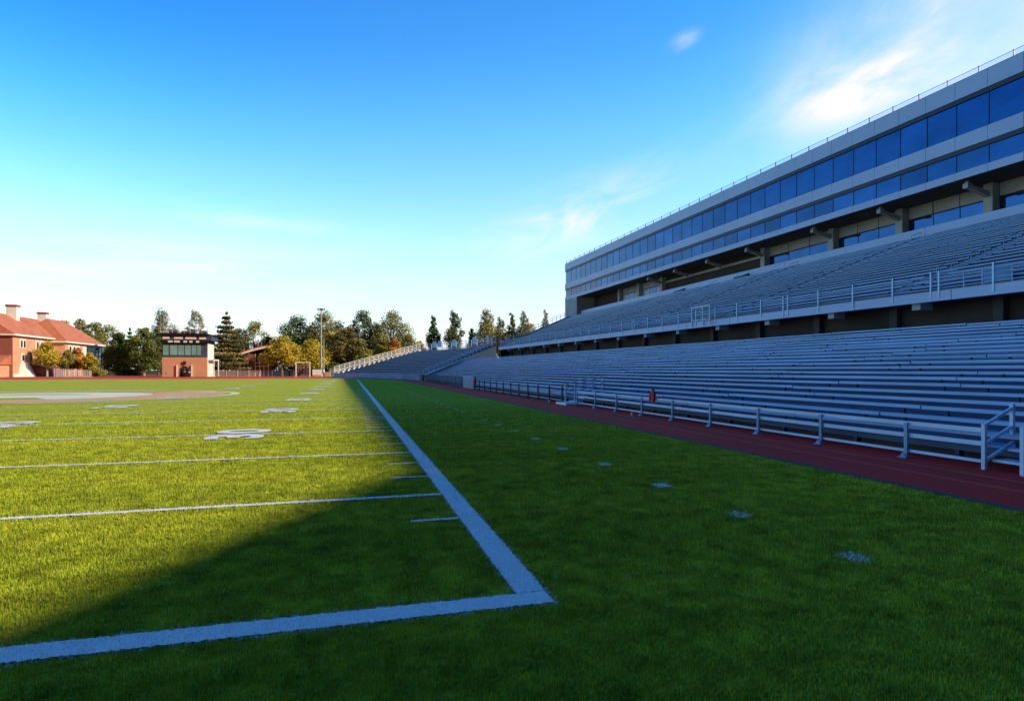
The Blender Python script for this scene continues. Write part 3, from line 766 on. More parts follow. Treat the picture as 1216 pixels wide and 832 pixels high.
def tree(name,label,x,y,h,w,kind,leaf,cat='tree',group=None,n=3200,z0=0,bark='bark',lsize=.42,base=.22):
    if kind=='round' and name=='broadleaf_tree': w*=1.15
    t=thing(name,label,cat,(x,y,z0),group=group)
    tr=MB(); cs=[];rs=[]
    if kind=='round':
        tr.tube((0,0,0),(0,0,h*.55),h*.022+.07,8,h*.012+.04)
        nc=22
        for i in range(nc):
            f=(i+.5)/nc; zz=lerp(base,.93,f); env=math.sin(math.pi*min(1,max(.04,(zz-base+.08)/(1.04-base)))**.8)
            ang=i*2.4+random.uniform(-.5,.5); rr=env*w*.5*random.uniform(.45,.85)
            c=(rr*math.cos(ang),rr*math.sin(ang),zz*h); cs.append(c)
            q=w*random.uniform(.19,.29)*max(.6,env); rs.append((q,q,q*.8))
            if i%2==0: tr.tube((0,0,h*lerp(base*.7,.5,f)),c,.03*w*.3+.03,5,.03)
    elif kind=='tall':                    # open, columnar, with gaps
        tr.tube((0,0,0),(0,0,h*.92),h*.018+.05,8,.05)
        nc=26
        for i in range(nc):
            f=(i+.5)/nc; zz=lerp(base,.97,f); env=(1-.75*max(0,(f-.45)/.55))*(.6+.4*min(1,f*3))
            ang=i*2.4+random.uniform(-.6,.6); rr=env*w*.5*random.uniform(.25,.9)
            c=(rr*math.cos(ang),rr*math.sin(ang),zz*h); cs.append(c); q=w*random.uniform(.20,.32)*max(.5,env); rs.append((q,q,q*1.25))
            tr.tube((0,0,zz*h-rr*.7),c,.06,5,.02)
    elif kind=='conifer':
        tr.tube((0,0,0),(0,0,h*.97),h*.016+.08,8,.03)
        nl=13
        for i in range(nl):
            f=i/(nl-1); zz=lerp(base,.95,f); r=w*.5*(1-f)**.85*(1.0+.15*(i%2))+.15
            m_=max(4,int(9*(1-f)+3))
            for j in range(m_):
                ang=j*2*math.pi/m_+i*.7; rr=r*random.uniform(.6,1)
                cs.append((rr*.62*math.cos(ang),rr*.62*math.sin(ang),zz*h-rr*.12)); rs.append((rr*.5+.2,rr*.5+.2,h*.022+.12))
                if j%2==0: tr.tube((0,0,zz*h+rr*.1),(rr*math.cos(ang),rr*math.sin(ang),zz*h-rr*.2),.05,4,.015)
        cs.append((0,0,h*.985)); rs.append((.15,.15,h*.02))
    elif kind=='bare':
        tr.tube((0,0,0),(0,0,h*.7),h*.012+.06,8,.05)
        for i in range(34):
            f=(i+.5)/34; zz=lerp(base,.97,f); env=math.sin(math.pi*min(1,(zz-base+.1)/(1.1-base)))
            ang=i*2.4+random.uniform(-.5,.5); rr=env*w*.5*random.uniform(.5,1)
            c=(rr*math.cos(ang),rr*math.sin(ang),zz*h); cs.append(c); q=w*random.uniform(.09,.15); rs.append((q,q,q))
            tr.tube((0,0,max(.15*h,zz*h-rr*1.2)),c,.06,4,.015)
    tr.build('trunk',M[bark],t,world=False)
    V,A=leaves(cs,rs,int(n*1.7),lsize*1.15)
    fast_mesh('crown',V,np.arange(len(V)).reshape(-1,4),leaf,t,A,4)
    return t
def tree_px(px,top,d,wpx,kind,leaf,name,label,group=None,**k):
    x,y=polar(px,d); return tree(name,label,x,y,height(top,d),wpx*d/700.0,kind,leaf,group=group,**k)
GT='trees behind the far end of the field'
tree_px(128,384,205,48,'round',L['olive'],'broadleaf_tree','olive tree just left of the dark clump beside the brick house',GT,n=4200,base=.1)
for px,top,w,lab in ((76,377,30,'round olive treetop directly behind the hipped roof ridge'),(94,376,34,'wide olive treetop rising behind the brick house roof'),(112,380,34,'sloping olive treetop where the house roof ends')):
    tree_px(px,top,260,w,'round',L['olive'],'broadleaf_tree',lab,GT,n=3800,base=.1,lsize=.6)
tree_px(141,394,178,30,'round',L['dark'],'broadleaf_tree','very dark bushy tree right of the brick house',GT,n=5200,base=.08)
tree_px(154,388,176,28,'conifer',L['dark'],'spruce_tree','dark pointed evergreen in the clump left of the press tower',GT,n=4200,base=.06)
tree_px(171,387,172,32,'round',L['green'],'broadleaf_tree','green tree with pale trunk left of the press tower',GT,n=5200,base=.12,bark='pale_bark')
tree_px(193,366,205,36,'tall',L['pale'],'thin_tree','pale sparse treetop rising left behind the press tower',GT,n=3600,base=.2)
tree_px(188,385,190,26,'round',L['green'],'broadleaf_tree','green bush crown touching the left side of the press tower',GT,n=3600,base=.1)
tree_px(232,368,215,24,'bare',L['pale'],'bare_tree','nearly leafless grey treetop above the press tower roof',GT,n=1300,base=.45)
tree_px(269,368,158,56,'conifer',L['spruce'],'spruce_tree','large tiered spruce with drooping branches right of the press tower',GT,n=8500,base=.16,bark='pale_bark',lsize=.5)
tree_px(302,380,195,42,'round',L['olive'],'broadleaf_tree','olive green tree behind the red roofed pavilion',GT,n=5000,base=.1)
tree_px(318,398,190,24,'round',L['dark'],'broadleaf_tree','low dark tree between the pavilion and the golden tree',GT,n=2600,base=.05)
tree_px(335,400,162,38,'round',L['gold'],'broadleaf_tree','low spreading golden tree with slim pale trunk right of the pavilion',GT,n=5200,base=.3,bark='pale_bark')
tree_px(352,375,190,54,'round',L['dark'],'broadleaf_tree','dark green domed tree above the golden trees',GT,n=6000,base=.2)
tree_px(370,403,170,44,'round',L['gold'],'broadleaf_tree','golden low tree behind the goal frame',GT,n=5200,base=.12)
tree_px(385,368,188,44,'round',L['olive'],'broadleaf_tree','yellow olive tree directly behind the tall light pole',GT,n=5600,base=.12)
tree_px(392,392,176,26,'round',L['gold'],'broadleaf_tree','narrow yellow tree to the right of the light pole',GT,n=3200,base=.12)
tree_px(413,386,174,40,'round',L['brown'],'broadleaf_tree','bronze green oval tree right of the light pole',GT,n=6500,base=.1)
tree_px(429,402,172,26,'round',L['olive'],'broadleaf_tree','small olive tree in front of the tall dark tree',GT,n=3000,base=.1)
tree_px(431,365,205,40,'round',L['dark'],'broadleaf_tree','tall dark blue green tree left of the fan shaped pale tree',GT,n=5200,base=.25)
tree_px(465,366,205,46,'round',L['olive'],'broadleaf_tree','fan shaped pale olive tree with visible branches above the sloping rail',GT,n=4000,base=.35)
tree_px(453,399,190,24,'round',L['olive'],'broadleaf_tree','yellow green autumn tree behind the sloping white rail',GT,n=3200,base=.1)
tree_px(468,401,192,24,'round',L['orange'],'broadleaf_tree','bronze orange autumn tree, nearer the top of the sloping rail',GT,n=3000,base=.1)
tree_px(484,395,205,28,'round',L['olive'],'broadleaf_tree','olive autumn tree at the top end of the sloping rail',GT,n=3000,base=.2)
tree_px(498,404,205,18,'round',L['gold'],'broadleaf_tree','small golden treetop above the left corner of the stand',GT,n=1600,base=.4)
tree_px(515,374,195,17,'tall',L['dark'],'thin_tree','narrow dark pointed tree standing alone above the far stand',GT,n=2400,base=.3)
tree_px(540,369,195,24,'tall',L['green'],'thin_tree','slender bushy tree right of the narrow dark tree',GT,n=3000,base=.3)
tree_px(577,367,198,32,'tall',L['olive'],'thin_tree','broadest of the slender trees, above the middle of the far stand',GT,n=3800,base=.3)
tree_px(561,390,200,18,'tall',L['green'],'thin_tree','short green treetop left of the broad slender tree',GT,n=1600,base=.4)
tree_px(594,376,200,22,'tall',L['brown'],'thin_tree','brownish treetop touching the broad slender tree on its right',GT,n=2400,base=.3)
tree_px(608,370,200,14,'tall',L['green'],'thin_tree','thin green treetop left of the rounded gold crown',GT,n=1800,base=.3)
tree_px(622,369,205,20,'tall',L['olive'],'thin_tree','pale tipped treetop directly above the rounded gold crown',GT,n=2400,base=.3)
tree_px(628,381,200,30,'round',L['gold'],'broadleaf_tree','rounded gold olive crown beside the upper tier seats',GT,n=2600,base=.4)
tree_px(648,366,225,14,'tall',L['pale'],'thin_tree','small pale treetop just left of the stadium building corner',GT,n=1300,base=.4)
for px,top,d,w,lf,lab in ((400,379,206,40,'green','green crown filling the gap right of the light pole'),(448,383,215,36,'olive','olive crown between the tall dark tree and the fan shaped tree'),(368,384,205,36,'olive','olive crown behind the golden trees near the light pole'),(282,388,200,24,'green','green crown just right of the large spruce'),(216,392,200,30,'green','green crown hidden behind the press tower roof')):
    tree_px(px,top,d,w,'round',L[lf],'broadleaf_tree',lab,GT,n=4200,base=.12)
GY='young street trees in front of the brick house'
tree_px(56,404,147,28,'round',L['gold'],'young_tree','golden young tree nearest the white flared doorway',GY,n=3800,base=.28,bark='pale_bark',lsize=.3)
tree_px(80,414,150,20,'round',L['olive'],'young_tree','olive young tree second from the white doorway',GY,n=2200,base=.28,bark='pale_bark',lsize=.3)
tree_px(92,412,153,20,'round',L['orange'],'young_tree','orange tinged young tree third from the white doorway',GY,n=2200,base=.28,bark='pale_bark',lsize=.3)
tree_px(107,418,150,18,'round',L['gold'],'young_tree','small golden young tree at the dark end of the house',GY,n=2000,base=.25,bark='pale_bark',lsize=.3)
# hedge clumps low behind fences
for px,d,w,top,lf,lab in ((118,158,16,437,'olive','low olive shrub at the right end of the brick house'),(300,168,30,436,'green','low green shrub behind the grey fence left of the golden tree'),(395,165,26,431,'dark','dark shrub behind the base of the light pole'),(345,172,40,432,'dark','dark shrub behind the goal frame')):
    tree_px(px,top,d,w,'round',L[lf],'shrub',lab,'shrubs behind the fences',n=2200,base=.05,lsize=.3,cat='shrub')

# ------------------------------------------------------------------ brick house
# local frame: +x along the long side, +y toward the field, origin at the near-left bottom corner
def arch_window(par,x,z,w,h,y=0.0,mat=None):
    fr=MB(); fr.box(x-w*.9,x+w*.9,y,y+.14,z-.2,z+h+.35); f=fr.build('window',M['white'],par,world=False)
    n=8; pts=[(x-w/2,z),(x+w/2,z)]+[(x+w/2*math.cos(math.pi*k/n),z+h-w/2+w/2*math.sin(math.pi*k/n)) for k in range(n+1)]
    mb=MB(); k0=len(mb.v)
    mb.v+=[(px_,y+.15,pz) for px_,pz in pts]+[(px_,y+.19,pz) for px_,pz in pts]; m_=len(pts)
    mb.f.append(tuple(range(m_))); mb.f.append(tuple(range(2*m_-1,m_-1,-1)))
    for i in range(m_): mb.f.append((i,(i+1)%m_,m_+(i+1)%m_,m_+i))
    mb.build('pane',M['frame_dark'] if mat is None else mat,f,world=False)
def house(loc,rz,label,Ln,W,H,RH,hip0,hip1,name='brick_house'):
    t=thing(name,label,'house',loc,rz)
    MB().box(0,Ln,-W,0,0,H).build('wall',M['brick'],t,world=False)
    e=.7
    a,b,c,d=(-e,e,H),(Ln+e,e,H),(Ln+e,-W-e,H),(-e,-W-e,H); r0=(hip0-(e if hip0==0 else 0),-W/2,H+RH); r1=(Ln-hip1+(e if hip1==0 else 0),-W/2,H+RH)
    mb=MB(); 
    for f in ((a,b,r1,r0),(b,c,r1),(c,d,r0,r1),(d,a,r0),(a,d,c,b)): mb.face(f)
    rf=mb.build('roof',M['tiles'],t,world=False)
    MB().box(-e,Ln+e,e+.002,e+.14,H-.35,H+.06).build('gutter',M['white'],t,world=False)
    MB().box(-e-.12,-e-.002,-W-e,e,H-.35,H+.06).build('gutter',M['white'],t,world=False)
    MB().box(Ln+e+.002,Ln+e+.12,-W-e,e,H-.35,H+.06).build('gutter',M['white'],t,world=False)
    return t,rf
A=(-77.4,166.5); rz=math.atan2(28.2,-.54)   # x-axis runs north; +y would face west, so mirror by using -y
hz=math.atan2(28.2,-.54)
# house frame: rotate so local +y faces the field (east)
h1,rf1=house((-77.9,203,0),math.atan2(-28.2,.54),'long orange brick house with red tiled roof, two chimneys and a white flared doorway',36.4,13,10.2,5.6,7,0)
# in this frame x=28.4 is the near end, x=0 the far end
def chimney(rf,x,y,z0,z1,w,dp):
    MB().box(x-w/2,x+w/2,y-dp/2,y+dp/2,z0,z1-.5).build('chimney',M['white'],rf,world=False)
    MB().box(x-w/2-.15,x+w/2+.15,y-dp/2-.15,y+dp/2+.15,z1-.498,z1).build('chimney_cap',M['brick_red'],rf,world=False)
chimney(rf1,23.6,-5.6,12.5,18.3,1.7,2.2)
chimney(rf1,7.6,-5.6,12.5,17.9,1.5,2.0)
for x in (32.6,31.2): arch_window(h1,x,7.2,.8,1.7)
for x in (24.6,22.4,14.5,12.0): arch_window(h1,x,7.2,.8,1.7)
arch_window(h1,31.9,3.9,.8,1.5)
MB().prof(0,0,[(0,0)]) if False else None
mb=MB(); k0=0
mb.hexa([(28.4,0,0),(34.0,0,0),(33.7,1.6,0),(28.7,1.6,0),(30.0,0,3.6),(32.6,0,3.6),(32.5,.5,3.6),(30.1,.5,3.6)])
mb.build('doorway',M['white'],h1,world=False)
MB().box(0,36.4,.005,.25,0,.7).build('plinth',M['white'],h1,world=False)
MB().box(17.5,27.0,.01,1.8,.0,2.6).build('porch',M['brick_red'],h1,world=False)
MB().hexa([(17.3,0.02,3.3),(27.2,.02,3.3),(27.2,2.2,2.62),(17.3,2.2,2.62),(17.3,0.02,3.45),(27.2,.02,3.45),(27.2,2.2,2.8),(17.3,2.2,2.8)]).build('porch_roof',M['white'],h1,world=False)
MB().box(27.25,28.1,.01,.1,2.8,6.0).build('shutter',M['frame_dark'],h1,world=False)
# gable end, its shadow put in as darker red brick
MB().face([(36.42,-13,10.2),(36.42,0,10.2),(36.42,-6.5,15.6)]).build('gable',M['brick_red'],h1,world=False)
MB().box(36.41,36.6,-13,-.02,0,10.1).build('shaded_gable_wall',M['brick_red'],h1,world=False)
# low lean-to at its near end
MB().box(36.62,42,-9,-.6,0,2.9).build('lean_to',M['brick'],h1,world=False)
MB().hexa([(36.62,-9,2.9),(42.4,-9,2.9),(42.4,-.2,2.9),(36.62,-.2,2.9),(36.62,-9,5.2),(42.4,-9,3.2),(42.4,-.2,3.2),(36.62,-.2,5.2)]).build('lean_to_roof',M['tiles'],h1,world=False)
x2,y2=polar(72,163)
h2,rf2=house((-75.0,212.5,0),math.atan2(-28.2,.54),'hipped roof brick wing with pale windows and an end darkened by a shade-coloured bay',26,13,9.4,6.6,9,6,'brick_wing')
for x in (23,20.4,17.8): arch_window(h2,x,6.2,1.1,2.0)
MB().box(1,11.5,.01,1.2,.5,8.6).build('shaded_bay',M['glass_shade'],h2,world=False)  # shadow on this end of the wing put in as a dark bay
mb=MB()
for x in (1,3.6,6.2,8.8,11.4): mb.box(x-.1,x+.1,1.21,1.3,.5,8.6)
mb.box(.8,11.6,1.31,1.38,4.4,4.7); mb.build('shaded_bay_bars',M['frame_dark'],h2,world=False)
MB().box(12.2,14.6,.01,.12,5.4,8.4).build('window',M['white'],h2,world=False)

# ------------------------------------------------------------------ press tower
TX0,TX1,TY=bearing_x(192.5,160),bearing_x(246,160),160.0
pt=thing('press_tower','square press tower with brick base, teal windows and dark sign bands','tower',(TX0,TY,0))
MB().box(TX0,TX1,TY,TY+7,0,4.75).build('brick_base',M['brick'],pt)
MB().box(TX1+.002,TX1+.12,TY+.3,TY+7,0,9.2).build('sunlit_side',M['white'],pt)  # sun's glare on this side put in as white paint
MB().box(TX0+.02,TX1-.02,TY+.05,TY+6.9,4.752,8.2).build('glazed_storey',M['alu_dark'],pt)
w=(TX1-TX0)
for k,(a,b) in enumerate(((.02,.14),(.17,.335),(.355,.48),(.50,.63),(.65,.76),(.775,.86))):
    MB().box(TX0+w*a,TX0+w*b,TY-.05,TY+.04,5.3,7.7).build('window',M['glass_teal'],pt)
MB().box(TX0-.3,TX1+.3,TY-.4,TY+7.2,8.21,8.9).build('sign_band',M['frame_dark'],pt)
MB().box(TX0-.2,TX1+1.0,TY-.3,TY+7.2,8.91,9.9).build('sign_band',M['alu_dark'],pt)
MB().box(TX0-.5,TX1+.2,TY-.6,TY+7.3,9.91,10.6).build('sign_band',M['frame_dark'],pt)
for a,b in ((.02,.17),(.27,.46),(.52,.76),(.83,.98)):
    MB().box(TX0+w*a,TX0+w*b,TY-.36,TY-.32,9.2,9.75).build('banner',M['white'],pt)
for a,b in ((.14,.24),(.27,.40),(.48,.56),(.61,.68),(.76,.83)):
    MB().box(TX0+w*a,TX0+w*b,TY-.46,TY-.42,8.35,8.8).build('banner',M['paper'],pt)
# roof rail and equipment
for z in (11.1,11.6,12.3): MB().tube((TX0-.3,TY-.4,z),(TX1+.2,TY-.4,z),.05).build('roof_rail',M['galv'],pt)
for k in range(9): x=lerp(TX0-.3,TX1+.2,k/8); MB().tube((x,TY-.4,10.6),(x,TY-.4,12.3),.05).build('roof_post',M['galv'],pt)
for a,b,z in ((.12,.3,11.5),(.4,.55,11.3),(.6,.7,11.7),(.8,.95,11.4)): MB().box(TX0+w*a,TX0+w*b,TY+1,TY+3,10.62,z).build('equipment_box',M['alu_dark'],pt)
# porch with white posts and dark opening
n=10; xm=TX0+w*.50; zz=[(xm-1.35,0.01),(xm+1.25,.01)]+[(xm+1.3*math.cos(math.pi*k/n)-.05,2.0+1.3*math.sin(math.pi*k/n)) for k in range(n+1)]
zz=[(xm+(a-xm)*.72,b*.8) for a,b in zz]; mb=MB(); m_=len(zz); mb.v+=[(a,TY-.16,b) for a,b in zz]+[(a,TY-.02,b) for a,b in zz]; mb.f+=[tuple(range(m_)),tuple(range(2*m_-1,m_-1,-1))]+[(i,(i+1)%m_,m_+(i+1)%m_,m_+i) for i in range(m_)]
mb.build('doorway',M['black'],pt)
for q in (-1.7,1.55): MB().box(xm+q-.12,xm+q+.12,TY-.3,TY-.1,0,2.9).build('door_post',M['white'],pt)
MB().box(xm-.35,xm+.3,TY-.3,TY-.17,2.95,3.8).build('wall_lamp_panel',M['black'],pt)
MB().box(TX1+.13,TX1+1.5,TY+.4,TY+6,4.0,4.3).build('side_canopy',M['white'],pt)
for yy_ in (TY+.5,TY+5.8): MB().tube((TX1+1.4,yy_,0),(TX1+1.4,yy_,4.0),.12,8).build('canopy_post',M['white'],pt)

# ------------------------------------------------------------------ people (skin-modifier figures baked to meshes)
def figure(x,y,rz,label,scale=1.0,cloth=M['black'],skin=M['skin']):
    J={'pel':(0,0,.95),'sp':(0,0,1.2),'ch':(0,0,1.42),'nk':(0,0,1.52),'hd':(0,-.02,1.62),'tp':(0,-.01,1.76),
       'hl':(-.1,0,.9),'kl':(-.12,-.03,.5),'al':(-.13,0,.09),'tl':(-.14,-.17,.04),'hr':(.1,0,.9),'kr':(.12,-.02,.5),'ar':(.13,.02,.09),'tr':(.15,-.15,.04),
       'sl':(-.19,0,1.42),'el':(-.25,.02,1.14),'wl':(-.23,-.08,.90),'fl':(-.22,-.10,.80),'sr':(.19,0,1.42),'er':(.25,.02,1.14),'wr':(.23,-.08,.9),'fr':(.22,-.1,.8)}
    rad={'pel':.15,'sp':.135,'ch':.16,'nk':.06,'hd':.095,'tp':.08,'hl':.1,'kl':.065,'al':.045,'tl':.04,'hr':.1,'kr':.065,'ar':.045,'tr':.04,
         'sl':.07,'el':.05,'wl':.035,'fl':.035,'sr':.07,'er':.05,'wr':.035,'fr':.035}
    E=[('pel','sp'),('sp','ch'),('ch','nk'),('nk','hd'),('hd','tp'),('pel','hl'),('hl','kl'),('kl','al'),('al','tl'),('pel','hr'),('hr','kr'),('kr','ar'),('ar','tr'),
       ('ch','sl'),('sl','el'),('el','wl'),('wl','fl'),('ch','sr'),('sr','er'),('er','wr'),('wr','fr')]
    ks=list(J); me=bpy.data.meshes.new('tmp'); me.from_pydata([J[k] for k in ks],[(ks.index(a),ks.index(b)) for a,b in E],[])
    o=bpy.data.objects.new('tmp',me); COL.objects.link(o)
    sk=o.modifiers.new('s','SKIN'); 
    for i,k in enumerate(ks): me.skin_vertices[0].data[i].radius=(rad[k],rad[k]*.85)
    me.skin_vertices[0].data[0].use_root=True
    o.modifiers.new('u','SUBSURF').levels=1
    bpy.context.view_layer.update()
    m2=bpy.data.meshes.new_from_object(o.evaluated_get(bpy.context.evaluated_depsgraph_get())); bpy.data.objects.remove(o)
    m2.materials.clear(); m2.materials.append(cloth); m2.materials.append(skin); m2.materials.append(M['white'])
    for p in m2.polygons:
        z=p.center.z; p.material_index=1 if (z>1.55 and p.center.y<.03 and z<1.72) or (z<.86 and abs(p.center.x)>.19) else (2 if 1.0<z<1.15 else 0)
        p.use_smooth=True
    q=bpy.data.objects.new('person',m2); COL.objects.link(q); q.location=(x,y,.004); q.rotation_euler=(0,0,rz); q.scale=(scale,)*3
    return tag(q,label,'person')
px_,py_=polar(198,143); figure(px_,py_,.2,'person in dark clothes standing at the left end of the brick press tower base',1.1)
px_,py_=polar(219,143.5); figure(px_,py_,-.3,'person in dark clothes standing at the press tower doorway, left of the opening',1.12)
px_,py_=polar(225,143.2); figure(px_,py_,.3,'person in dark clothes standing at the press tower doorway, right of the opening',1.05)

# ------------------------------------------------------------------ pavilion
PX0,PX1,PY=bearing_x(290,172),bearing_x(319,172),172.0
pv=thing('pavilion','small dark red brick pavilion with a curved red roof and white balcony','pavilion',(PX0,PY,0))
w=PX1-PX0
MB().box(PX0,PX0+w*.42,PY,PY+7,0,6.0).build('wall',M['brick_red'],pv)
MB().box(PX0+w*.42,PX1,PY+1.5,PY+7,0,5.6).build('wall',M['brick_red'],pv)
mb=MB(); n=8
prof=[(PX0-1.1+(w+2.2)*k/n, 6.0+1.7*math.sin(math.pi*.5*(k/n))**1.0+.45*(k/n)) for k in range(n+1)]
for (a,za),(b,zb) in zip(prof,prof[1:]): mb.hexa([(a,PY-.8,za-.0),(b,PY-.8,zb),(b,PY+8,zb),(a,PY+8,za),(a,PY-.8,za+.3),(b,PY-.8,zb+.3),(b,PY+8,zb+.3),(a,PY+8,za+.3)])
mb.build('roof',M['roof_red'],pv)
mb=MB()
for (a,za),(b,zb) in zip(prof,prof[1:]): mb.hexa([(a,PY-.95,za-.45),(b,PY-.95,zb-.45),(b,PY-.82,zb-.45),(a,PY-.82,za-.45),(a,PY-.95,za-.02),(b,PY-.95,zb-.02),(b,PY-.82,zb-.02),(a,PY-.82,za-.02)])
mb.build('roof_edge',M['white'],pv)
MB().box(PX0+w*.42+.02,PX1,PY,PY+1.48,2.6,2.8).build('balcony_floor',M['white'],pv)
for k in range(4): x=lerp(PX0+w*.45,PX1-.1,k/3); MB().tube((x,PY+.1,0),(x,PY+.1,6),.1,6).build('post',M['white'],pv)
MB().box(PX0+w*.42+.02,PX1,PY-.02,PY+.06,3.5,3.7).build('balcony_rail',M['white'],pv)
for k in (0,1): x=lerp(PX0+w*.5,PX1-1.4,k); MB().box(x,x+1.2,PY+1.4,PY+1.48,3.4,5.2).build('window',M['glass_teal'],pv)
MB().box(PX0+.6,PX0+1.8,PY-.06,PY-.005,1.2,3.0).build('window',M['glass_teal'],pv)

# ------------------------------------------------------------------ fences, goal, poles, small furniture far away
def far_fence(x0,x1,y,h,label,mat,pmat,step,name='fence',slats=True,group=None):
    t=thing(name,label,'fence',(x0,y,0),group=group)
    for z in (h-.06,h*.5,.1): MB().box(x0,x1,y-.03,y+.03,z,z+.06).build('rail',mat,t)
    n=max(1,round((x1-x0)/step))
    for k in range(n+1): x=lerp(x0,x1,k/n); MB().box(x-.05,x+.05,y-.08,y-.032,0,h+.1).build('post',pmat,t)
    if slats:
        mb=MB(); x=x0+.1
        while x<x1-.1: mb.box(x,x+.09,y+.032,y+.06,.05,h-.02); x+=.2
        mb.build('mesh_infill',mat,t)
    return t
GF='fences beyond the end line'
far_fence(bearing_x(255,156),bearing_x(309,156),156,1.55,'grey mesh fence between the press tower and the pavilion front',M['galv'],M['white'],2.4,group=GF)
far_fence(bearing_x(310,157),bearing_x(349,157),157,1.45,'dark grey fence in front of the golden tree, left of the goal frame',M['alu_dark'],M['galv'],2.8,group=GF)
far_fence(bearing_x(392,146),bearing_x(410,146),146,1.9,'white rail fence at the foot of the far corner stand',M['galv'],M['white'],1.3,group=GF)
far_fence(bearing_x(-10,150),bearing_x(-1,150),150,1.3,'low fence at the left edge by the lean-to',M['galv'],M['white'],2.4,group=GF)
# crowd barriers and stacked chairs in front of the young trees
GB='crowd barriers in front of the brick house'
bar_labels=['blue crowd barrier at the left end of the row','blue and white crowd barrier, second in the row','white crowd barrier beside the blue ones','grey crowd barrier in the middle of the row','grey crowd barrier right of the middle','pale crowd barrier near the small golden tree','pale crowd barrier at the right end of the row']
for k in range(7):
    pxa=63+k*6.6; y=146+.2*k; x0=bearing_x(pxa,y); x1=bearing_x(pxa+6.2,y)
    t=thing('crowd_barrier',bar_labels[k],'barrier',(x0,y,0),group=GB)
    m_=M['blue_cloth'] if k<2 else M['galv']; hh=2.0-.06*k
    for z in (hh-.08,.25): MB().box(x0,x1,y,y+.06,z,z+.08).build('rail',m_,t)
    for j in range(6): x=lerp(x0+.05,x1-.1,j/5); MB().box(x,x+.08,y-.03,y-.002,.1,hh).build('bar',M['white'] if j%2 else m_,t)
    if k in (1,3): MB().box(x0+.2,x1-.2,y+.07,y+.12,.4,hh-.3).build('board',M['white'],t)
# goal frame
gx0,gx1,gy=bearing_x(351.5,150),bearing_x(368,150),150.0
t=thing('goal_frame','pale upright goal frame with net on the far track','goal',(gx0,gy,0))
for x in (gx0,gx1): MB().box(x-.12,x+.12,gy-.12,gy+.12,0,3.4).build('post',M['white'],t)
MB().box(gx0-.12,gx1+.12,gy-.12,gy+.12,3.402,3.62).build('crossbar',M['white'],t)
mb=MB()
for k in range(9): x=lerp(gx0,gx1,(k+.5)/9); mb.tube((x,gy+.1,3.4),(x,gy+1.4,0.02),.018,4)
for k in range(7): z=.3+k*.45; mb.tube((gx0,gy+1.4-z*.38,z),(gx1,gy+1.4-z*.38,z),.018,4)
mb.build('net',M['galv'],t)
for x in (gx0,gx1): MB().tube((x,gy+.1,3.35),(x,gy+1.45,0),.06).build('brace',M['white'],t)
# light pole
lx,ly=polar(381.5,150)
t=thing('light_pole','tall pale floodlight pole rising in front of the yellow trees','light pole',(lx,ly,0))
MB().tube((lx,ly,0),(lx,ly,17.3),.24,10,.13).build('pole',M['galv'],t)
MB().box(lx-.9,lx+.9,ly-.08,ly+.08,16.7,16.85).build('crossarm',M['galv'],t)
for q in (-.75,-.25,.25,.75): MB().hexa([(lx+q-.2,ly-.45,16.9),(lx+q+.2,ly-.45,16.9),(lx+q+.2,ly+.1,17.0),(lx+q-.2,ly+.1,17.0),(lx+q-.16,ly-.4,17.3),(lx+q+.16,ly-.4,17.3),(lx+q+.16,ly+.08,17.35),(lx+q-.16,ly+.08,17.35)]).build('floodlight',M['frame_dark'],t)
MB().tube((lx,ly,0),(lx,ly,.9),.45,10,.35).build('base',M['concrete'],t)
lx,ly=polar(384.5,146)
t=thing('flag_pole','shorter slim pole right beside the floodlight pole','pole',(lx,ly,0))
MB().tube((lx,ly,0),(lx,ly,9.2),.12,8,.08).build('pole',M['galv'],t); MB().tube((lx,ly,9.2),(lx,ly,9.4),.14,8,.02).build('finial',M['galv'],t)
MB().tube((lx,ly,0),(lx,ly,1.8),.2,8).build('base',M['white'],t)
x,y=polar(376,147)
t=thing('utility_cabinet','low white cabinet on brick base left of the floodlight pole','cabinet',(x,y,0))
MB().box(x-1.0,x+1.0,y,y+1,.5,1.9).build('body',M['white'],t); MB().box(x-1.15,x+1.15,y-.1,y+1.1,1.902,2.05).build('lid',M['alu_dark'],t); MB().box(x-1.1,x+1.1,y-.05,y+1.05,0,.498).build('plinth',M['brick'],t)
x,y=polar(389,145)
t=thing('planter','low brick planter right of the poles','planter',(x,y,0))
MB().box(x-.7,x+.7,y,y+1,.0,1.0).build('box',M['brick'],t); MB().box(x-.78,x+.78,y-.08,y+1.08,1.002,1.12).build('rim',M['white'],t)

# ------------------------------------------------------------------ camera, sun, sky
cam=bpy.data.cameras.new('camera'); co=bpy.data.objects.new('camera',cam); COL.objects.link(co)
co.location=(0,0,CAM_H); co.rotation_euler=(R(90),0,R(-YAW)); cam.lens=36*F_PX/1216; cam.shift_y=23/1216.0; cam.clip_end=5000; cam.clip_start=.05
scene.camera=co
SUN_EL=25.75; SUN_AZ=115.0       # compass bearing from +Y towards +X
sd=bpy.data.lights.new('sun','SUN'); so=bpy.data.objects.new('sun',sd); COL.objects.link(so)
sd.energy=5.0; sd.angle=R(.5); sd.color=(1,.87,.64)
from mathutils import Vector
dv=Vector((math.sin(R(SUN_AZ))*math.cos(R(SUN_EL)),math.cos(R(SUN_AZ))*math.cos(R(SUN_EL)),math.sin(R(SUN_EL))))
so.rotation_euler=dv.to_track_quat('Z','Y').to_euler(); so.location=(60,-40,60)
w=bpy.data.worlds.new('World'); scene.world=w; w.use_nodes=True; nt=w.node_tree
bg=nt.nodes['Background']; 
sky=N(nt,'ShaderNodeTexSky',sky_type='NISHITA'); sky.sun_disc=False; sky.sun_elevation=R(SUN_EL); sky.sun_rotation=R(SUN_AZ)
